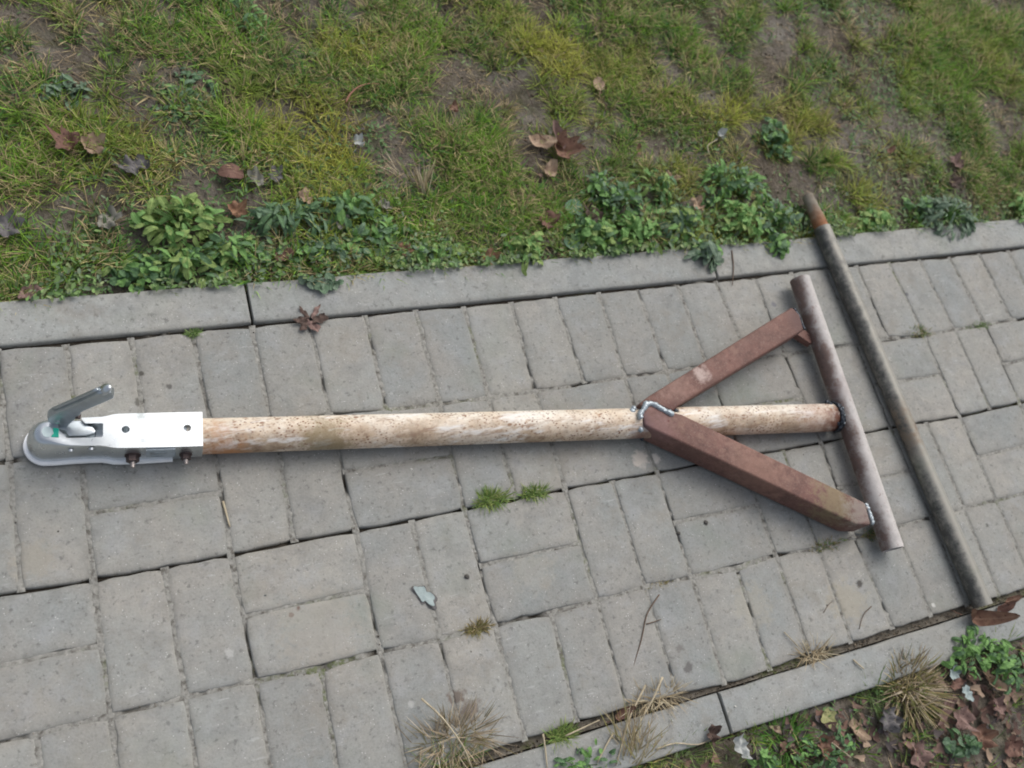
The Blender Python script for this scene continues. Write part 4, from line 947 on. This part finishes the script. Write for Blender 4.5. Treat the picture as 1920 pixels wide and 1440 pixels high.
# ---------------------------------------------------------------- weeds: leaves are parts of each plant
def weed_mat(name,a,b,rough=.5): return leaf_mat(name,a,b,tuple(min(1,x*1.5) for x in a),rough,.2,40,.35)
WM={'yg':weed_mat('weed_yellow_green',(.30,.40,.13),(.22,.34,.10)),'g':weed_mat('weed_green',(.22,.40,.12),(.15,.31,.09)),'d':weed_mat('weed_dark_green',(.13,.235,.105),(.09,.18,.085)),
    'bl':weed_mat('weed_bluish',(.175,.27,.165),(.13,.215,.13)),'gr':weed_mat('weed_grey_green',(.24,.31,.22),(.12,.20,.13))}
LM={}
for key,(asp,sz) in {'oval':(.62,.010),'round':(.95,.008),'long':(.42,.014)}.items():
    for j in range(3): LM[key,j]=leaf_mesh('weed_leaf',OV if key!='round' else RO,1.,-.25,.22,.10,j+5,asp,14)
LMM={}
def weed(x,y,rx,ry,n,kind,mats,size,label,cat='weed',hmax=.04,name='weed_plant',rosette=False,keepoff=None):
    """clump centred at pixel x,y with ground radii rx (along path) and ry"""
    c=at(x,y,0.); size*=1.45; hmax*=1.35; rx*=1.12; ry*=1.12; n=int(n*1.15); o=empty(name,(c[0],c[1],-.012)); tag(o,label,cat)
    sv=[];sf=[]
    for k in range(n):
        r=math.sqrt(random.random()); th=random.uniform(0,6.283)
        if rosette: r=.25+.75*r
        else: r*=.45+1.0*float(vnoise(math.cos(th)*2+x*.37,math.sin(th)*2+y*.31,1.3,5)); r*=1.25 if random.random()<.12 else 1
        lx,ly=rx*r*math.cos(th),ry*r*math.sin(th); h=hmax*max(.1,1-r*r*.75)*random.uniform(.15,1.0)*(.5+.8*float(vnoise(lx*60+x,ly*60+y,1,9)))+.003
        wy=c[1]+ly; e=KU+bow(c[0]+lx)
        if wy<e: h=max(h,.020)
        if c[1]<-.5: 
            if wy>KB+bow(c[0]): h=max(h,.020)
        mt=random.choice(mats); key=(kind,random.randint(0,2),mt)
        if key not in LMM:
            me=LM[key[0],key[1]].copy(); me.materials.clear(); me.materials.append(WM[mt]); LMM[key]=me
        a=bpy.data.objects.new('leaf',LMM[key]); COL.objects.link(a); a.parent=o
        s_=size*random.uniform(.4,1.2); a.scale=(s_,s_,s_); a.location=(lx,ly,h)
        az=th+random.gauss(0,.5) if (rosette or random.random()<.6) else random.uniform(0,6.28)
        a.rotation_euler=(random.gauss(0,.5),random.gauss(.12,.45),az); 
    # stems join the leaves to the root
    bm=bmesh.new(); vs=[]
    root=[(0,0,0)]
    V=[];F_=[]
    for k in range(max(5,n//6)):
        r=math.sqrt(random.random())*.8; th=random.uniform(0,6.28); p1=Vector((rx*r*math.cos(th)*.4,ry*r*math.sin(th)*.4,hmax*.5)); p2=Vector((rx*r*math.cos(th),ry*r*math.sin(th),hmax*(1-r*r*.75)*.8+.003)); w_=.0008
        b=len(V); 
        for p in ((0,0,.002),p1,p2):
            p=Vector(p); V+= [p+Vector((w_,0,0)),p+Vector((-w_*.5,w_,0)),p+Vector((-w_*.5,-w_,0))]
        for s0 in (0,3):
            for j in range(3): F_.append((b+s0+j,b+s0+(j+1)%3,b+s0+3+(j+1)%3,b+s0+3+j))
    me=mesh('stem',V,F_); add_col(me,np.tile([0.,0,0],(len(V),1))); link('stem',me,WM['g'],o,True)
    return o
weed(335,425,.070,.050,150,'oval',['yg','yg','g'],.0105,'bright yellow green leafy weed above the left kerb',hmax=.05)
weed(350,500,.085,.028,150,'oval',['yg','g','d'],.0095,'mid green leafy weed at the kerb below the bright yellow green one',hmax=.035)
weed(265,515,.050,.022,60,'round',['d','g'],.0065,'small leaved dark weed against the kerb at the left',hmax=.025)
weed(540,415,.085,.035,140,'long',['d','bl','d'],.0115,'dark bluish green weed patch left of the dry grass tuft',hmax=.035)
weed(655,400,.055,.035,90,'oval',['d','d','g'],.0110,'dark green broad leaved weed just left of the dry grass tuft',hmax=.04)
weed(620,470,.095,.028,150,'round',['bl','g','d'],.0065,'low fine leaved weed mat above the kerb left of centre',hmax=.02)
weed(800,475,.09,.026,120,'round',['bl','g','yg'],.0060,'fine pale weed mat above the middle of the kerb',hmax=.018)
weed(345,165,.060,.055,150,'oval',['bl','g','d'],.0062,'bluish green weed patch high on the left lawn',hmax=.012)
weed(120,170,.045,.030,60,'oval',['bl','gr'],.0080,'pale bluish weed near the left edge of the lawn',hmax=.012)
weed(465,40,.035,.06,60,'long',['d','g'],.0080,'upright bluish green weed near the top of the left lawn',hmax=.05)
weed(985,470,.035,.034,75,'oval',['yg','g','yg'],.0085,'light green weed spilling over the kerb left of the chickweed',hmax=.04)
weed(1110,440,.055,.035,100,'round',['g','d','yg'],.0085,'green weed clump around the round flat leaves',hmax=.035)
weed(1170,380,.05,.045,110,'oval',['g','bl','d'],.0085,'leafy weed at the left end of the chickweed belt',hmax=.04)
weed(1185,440,.06,.035,120,'oval',['g','g','yg'],.0090,'bright green weed bulging over the kerb left of its joint',hmax=.045)
weed(1265,420,.055,.045,120,'oval',['g','yg','bl'],.0095,'green weed in the middle of the chickweed belt',hmax=.045)
weed(1320,480,.032,.026,50,'oval',['gr','bl','g'],.0125,'pale green weed hanging over the kerb at its joint',hmax=.035)
weed(1345,345,.06,.05,130,'oval',['g','g','d'],.0085,'dense dark chickweed left of the orange pipe end',hmax=.045)
weed(1385,420,.055,.05,130,'oval',['g','yg','g'],.0095,'big green chickweed left of the pipe near the kerb',hmax=.05)
weed(1450,415,.055,.05,130,'oval',['g','bl','yg'],.0090,'green chickweed right beside the orange pipe end',hmax=.05)
weed(1455,462,.02,.022,26,'oval',['g','d'],.0115,'small weed sprig reaching over the kerb by the pipe',hmax=.03)
weed(1225,355,.05,.04,90,'oval',['g','yg','d'],.0085,'bright green sprawling weed above the middle of the chickweed belt',hmax=.045)
weed(1400,350,.045,.04,90,'oval',['g','g','bl'],.0085,'upper right end of the chickweed belt behind the orange pipe end',hmax=.045)
weed(1120,350,.045,.03,60,'oval',['bl','g'],.0085,'bluish green weed behind the round pale green leaf',hmax=.04)
weed(430,470,.05,.03,70,'oval',['g','d','yg'],.0095,'green weed right of the bright yellow green one',hmax=.04)
weed(700,440,.06,.03,90,'oval',['d','g','bl'],.0085,'dark green weed right of the dark broad leaved one',hmax=.03)
weed(1450,258,.045,.05,110,'round',['d','d','g'],.0065,'round dark green cushion weed on the upper right lawn',hmax=.03)
weed(1775,410,.075,.050,150,'long',['gr','bl','gr'],.0125,'grey green leafy rosette leaning over the right kerb',hmax=.045,rosette=True)
weed(1725,392,.035,.03,40,'oval',['g','d'],.0105,'green weed left of the grey green rosette',hmax=.03)
weed(1915,392,.04,.05,50,'oval',['g','yg'],.0105,'green weed at the right photo edge beyond the rosette',hmax=.04)
weed(1640,412,.06,.025,70,'round',['g','yg'],.0075,'low light green weed along the kerb right of the pipe',hmax=.02)
weed(600,533,.028,.014,26,'round',['bl','gr'],.0075,'tiny grey green sprig creeping over the kerb left of centre',hmax=.018)
weed(1815,1225,.055,.032,90,'oval',['g','d','g'],.0085,'green weed on the lower kerb below the pipe end',hmax=.04)
weed(1880,1250,.04,.045,70,'oval',['g','d'],.0095,'green weed at the right edge below the pipe end',hmax=.035)
weed(1800,1395,.035,.022,36,'round',['bl','d'],.0075,'bluish green weed among the dead leaves bottom right',hmax=.03)
weed(1545,1415,.055,.03,80,'oval',['d','d','g'],.0060,'dark green weed at the bottom edge below the lower kerb',hmax=.03)
weed(1420,1428,.03,.02,34,'oval',['g','d'],.0075,'leafy green weed at the bottom edge near the whitish scrap',hmax=.03)
weed(1080,1435,.05,.02,40,'oval',['d','g'],.0065,'dark green weed behind the dry stalks at the bottom',hmax=.03)

# ---------------------------------------------------------------- grass tufts with a place of their own
def tuft(x,y,r,n,ln,cols,label,z=0.,lean=(.2,1.3),name='grass_tuft',wd=(.0009,.0019),cat='grass tuft',azr=None,ell=1.,mat=None):
    c=at(x,y,z); rr=rng.uniform(0,1,n)**.6*r; az=rng.uniform(0,6.283,n) if azr is None else rng.normal(azr[0],azr[1],n)
    a2=rng.uniform(0,6.283,n); px=np.cos(a2)*rr*ell+rng.normal(0,r*.45,n)*(z>-.009); py=np.sin(a2)*rr*(.55 if z>-.009 else 1)
    az=np.where(rng.uniform(0,1,n)<.6,a2,az) if azr is None else az
    cc=np.array([cols[i] for i in rng.integers(0,len(cols),n)])*rng.uniform(.7,1.25,(n,1))
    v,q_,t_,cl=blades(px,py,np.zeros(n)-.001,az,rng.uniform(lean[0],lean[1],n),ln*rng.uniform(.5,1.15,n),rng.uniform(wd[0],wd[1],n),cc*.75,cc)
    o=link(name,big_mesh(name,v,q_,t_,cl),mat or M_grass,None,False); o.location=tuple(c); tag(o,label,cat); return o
G1=[(.26,.38,.10),(.19,.32,.08),(.36,.42,.14)];G2=[(.15,.26,.07),(.20,.29,.09)];ST=[(.46,.38,.24),(.38,.30,.18),(.55,.48,.33)];MX=[(.36,.29,.13),(.24,.23,.08),(.43,.36,.20)];ST2=[(.46,.38,.27),(.34,.27,.18),(.55,.47,.34)]
tuft(922,938,.016,352,.026,G1,'bright green grass tuft in the paving joint below the white tube',-.002,ell=1.3)
tuft(1000,926,.013,288,.020,G2+G1,'smaller green tuft just right of the bright one in the paving joint',-.002,ell=1.7)
tuft(896,1178,.012,224,.018,MX,'brownish green tuft in the joint near the silvery scrap',-.002,ell=1.3)
tuft(1052,1380,.016,224,.026,G1,'green grass tuft in the soil gap of the lower kerb',-.004)
tuft(1635,1000,.016,192,.014,G2+MX,'flat mossy tuft under the end of the lower brown arm',-.002,ell=1.5)
tuft(1550,1022,.018,192,.012,MX+G2,'thin mossy tuft in the joint left of the lower arm end',-.002,ell=2.)
tuft(1722,624,.022,192,.016,G2+MX,'sparse moss tuft in the joint right of the grey pipe',-.002,ell=1.3)
tuft(1835,612,.016,160,.010,G2,'flat strip of moss in the joint near the right photo edge',-.002,ell=2.2)
tuft(362,626,.009,128,.011,G2,'tiny moss tuft where a joint meets the left kerb',-.002)
tuft(1235,1112-15,.014,96,.008,MX,'small yellowish moss patch in a joint of the lower rows',-.002,ell=1.6)
tuft(795,365,.012,40,.075,ST,'dry blond grass stalks standing on the left lawn',-.012,(.1,.6),wd=(.0012,.0028),azr=(1.7,.35),mat=M_dry)
tuft(740,330,.03,34,.065,ST,'thin straw coloured stalks leaning left beside the blond ones',-.012,(.5,1.2),azr=(2.5,.4),mat=M_dry)
tuft(1230,1312,.022,150,.040,ST,'blond dry grass tuft in the gap of the lower kerb',-.003,(.5,1.4),mat=M_dry,ell=1.8)
tuft(1525,1226,.018,110,.036,ST,'small blond dry tuft on the lower kerb right of centre',-.003,(.6,1.45),mat=M_dry,ell=1.6)
tuft(850,1385,.036,300,.060,ST2+[(.20,.17,.08)],'brown matted dry tuft at the bottom of the photo',-.004,(.4,1.4),mat=M_dry,ell=1.2)
tuft(840,1435,.03,150,.055,MX+G2,'greenish dry tuft at the very bottom photo edge',-.004,(.4,1.3),mat=M_dry)
tuft(1180,1420,.028,110,.085,ST+MX,'long dry stalks rising over the lower kerb at the bottom',-.010,(.3,1.2),wd=(.0012,.0026),mat=M_dry,azr=(1.3,.5))
tuft(1705,1290,.050,520,.060,MX+ST2+[(.16,.17,.06)],'large dry tan grass clump behind the lower kerb',-.010,(.25,1.35),wd=(.0016,.0034),mat=M_dry)
tuft(1640,1308,.030,140,.045,G2,'green grass at the left foot of the large dry clump',-.012)
tuft(1475,1395,.045,320,.040,[(.13,.34,.05),(.18,.38,.07)],'lush bright green grass tuft at the bottom right of centre',-.012)
tuft(1270,1425,.05,260,.035,G2+G1,'green grass tuft at the bottom edge beside the dry stalks',-.012,ell=1.5)
# ---------------------------------------------------------------- stalks, twigs, pebbles
def stalk(pts,z,r,col,label,name='dry_stalk',cat='stalk',mat=None):
    W=[]; 
    for k,(x,y) in enumerate(pts): W.append(at(x,y,z+.002*math.sin(k*1.3)))
    # smooth the bends
    S=[]
    for a,b in zip(W[:-1],W[1:]):
        for t in (0,.33,.66): S.append(a+(b-a)*t)
    S.append(W[-1]); S=[S[0]]+[(S[i-1]+S[i]*2+S[i+1])/4 for i in range(1,len(S)-1)]+[S[-1]]
    n=len(S); c=S[n//2].copy(); o=bm_obj(name,tube_bm([p-c for p in S],[r*(1-.5*k/n) for k in range(n)],7),mat or col,None,True); o.location=tuple(c); tag(o,label,cat); return o
M_straw=simple('pale_straw',(.50,.43,.30),.7,0,.3,90,.3); M_twig=simple('brown_twig',(.16,.115,.085),.85,0,.4,90,.2); M_red=simple('reddish_stalk',(.30,.15,.10),.7,0,.3,90,.3)
stalk([(418,940),(424,962),(431,988)],.001,.0021,M_straw,'short yellowish stalk lying in a joint below the coupling')
stalk([(648,192),(656,176),(672,162),(692,156),(712,158)],.012,.0022,M_red,'curved reddish stalk arching on the left lawn')
stalk([(655,192),(650,215),(668,245),(690,262)],.006,.0016,M_twig,'thin brown twig below the curved reddish stalk','twig','twig')
stalk([(205,175),(235,190),(262,215),(300,240)],.006,.0018,M_twig,'bent brown twig left of the bluish green weed patch','twig','twig')
stalk([(1060,1380),(1090,1366),(1124,1350)],.004,.0016,M_straw,'straight pale straw pointing up right from the green gap tuft')
stalk([(1018,1376),(1022,1400),(1026,1440)],.006,.0018,M_straw,'pale straw standing left of the green gap tuft')
stalk([(1210,1285),(1195,1315),(1180,1345),(1172,1375),(1155,1435)],.008,.0018,M_straw,'long blond stalk crossing the lower kerb left of the blond tuft')
stalk([(1242,1270),(1225,1310),(1205,1345)],.012,.0019,M_straw,'blond stalk leaning through the blond dry tuft')
stalk([(1150,1375),(1135,1400),(1120,1430)],.006,.0018,M_straw,'short pale stalk on the kerb below the reddish gap leaf')
stalk([(1236,1115),(1212,1150),(1203,1200),(1190,1240),(1182,1275)],.001,.0013,M_twig,'long thin brown twig lying on the lower pavers','twig','twig')
stalk([(1212,1170),(1226,1166),(1240,1161)],.0012,.0012,M_twig,'short side twig branching from the long thin one','twig','twig')
stalk([(1634,1137),(1618,1152),(1611,1180)],.001,.0010,M_twig,'fine curved rootlet below the round dark stain','twig','twig')
stalk([(1544,1149),(1553,1134),(1560,1128)],.001,.0008,M_twig,'tiny dark needle on a paver left of the round stain','twig','twig')
stalk([(1372,470),(1376,500),(1373,535)],.003,.0016,M_twig,'dark rootlet hanging down over the right kerb joint','twig','twig')
stalk([(1600,1237),(1611,1247),(1620,1254)],.006,.0018,M_straw,'short white straw on the lower kerb right of the small blond tuft')
stalk([(1470,1185),(1490,1205),(1505,1222)],.003,.0011,M_straw,'thin straw reaching up left from the small blond tuft')
stalk([(1330,290),(1325,272),(1345,262)],.010,.0016,M_straw,'pale curled stalk left of the small white crumpled leaf')
stalk([(1560,275),(1590,285),(1630,290)],.004,.0015,M_straw,'pale stalk on the bare strip of the right lawn')
stalk([(1230,1405),(1265,1392),(1310,1398),(1345,1380)],.006,.0014,M_straw,'arching thin stalk along the lower kerb edge')
stalk([(955,215-80),(985,160),(1000,200)],.006,.0013,M_twig,'thin twig on the upper middle lawn','twig','twig')
stalk([(1595,1420),(1570,1400),(1550,1385)],.010,.0013,M_straw,'thin pale stalk crossing the bottom weed')
stalk([(790,1310),(830,1345),(870,1400),(885,1440)],.022,.0018,M_straw,'thick pale stalk through the brown matted tuft')
def pebble(x,y,r,col,label,z=.0):
    p=at(x,y,z); bm=bmesh.new(); bmesh.ops.create_icosphere(bm,subdivisions=2,radius=r)
    for v in bm.verts: v.co=Vector((v.co.x*random.uniform(.9,1.15),v.co.y*random.uniform(.8,1.05),max(v.co.z*.6+r*.35,0)))
    o=bm_obj('pebble',bm,col,None,True); o.location=tuple(p); tag(o,label,'pebble'); return o
M_peb=simple('dark_pebble',(.10,.095,.085),.8,0,.3,200,.3); M_pebl=simple('pale_pebble',(.55,.54,.50),.7,0,.2,200,.3)
pebble(1323,980,.0045,M_peb,'dark square pebble on the paver under the lower brown arm')
pebble(875,1081,.0042,M_peb,'round dark pebble right of the silvery scrap')
pebble(1272,1000,.0038,M_peb,'dark pebble at a joint left of the square one')
pebble(1378,1325,.0022,M_pebl,'white grit grain on the lower kerb right of its joint',.003)
pebble(771,880,.0022,M_pebl,'white grit grain on the paver below the white tube')
pebble(1550,1213,.0035,M_peb,'dark pebble beside the small blond dry tuft')
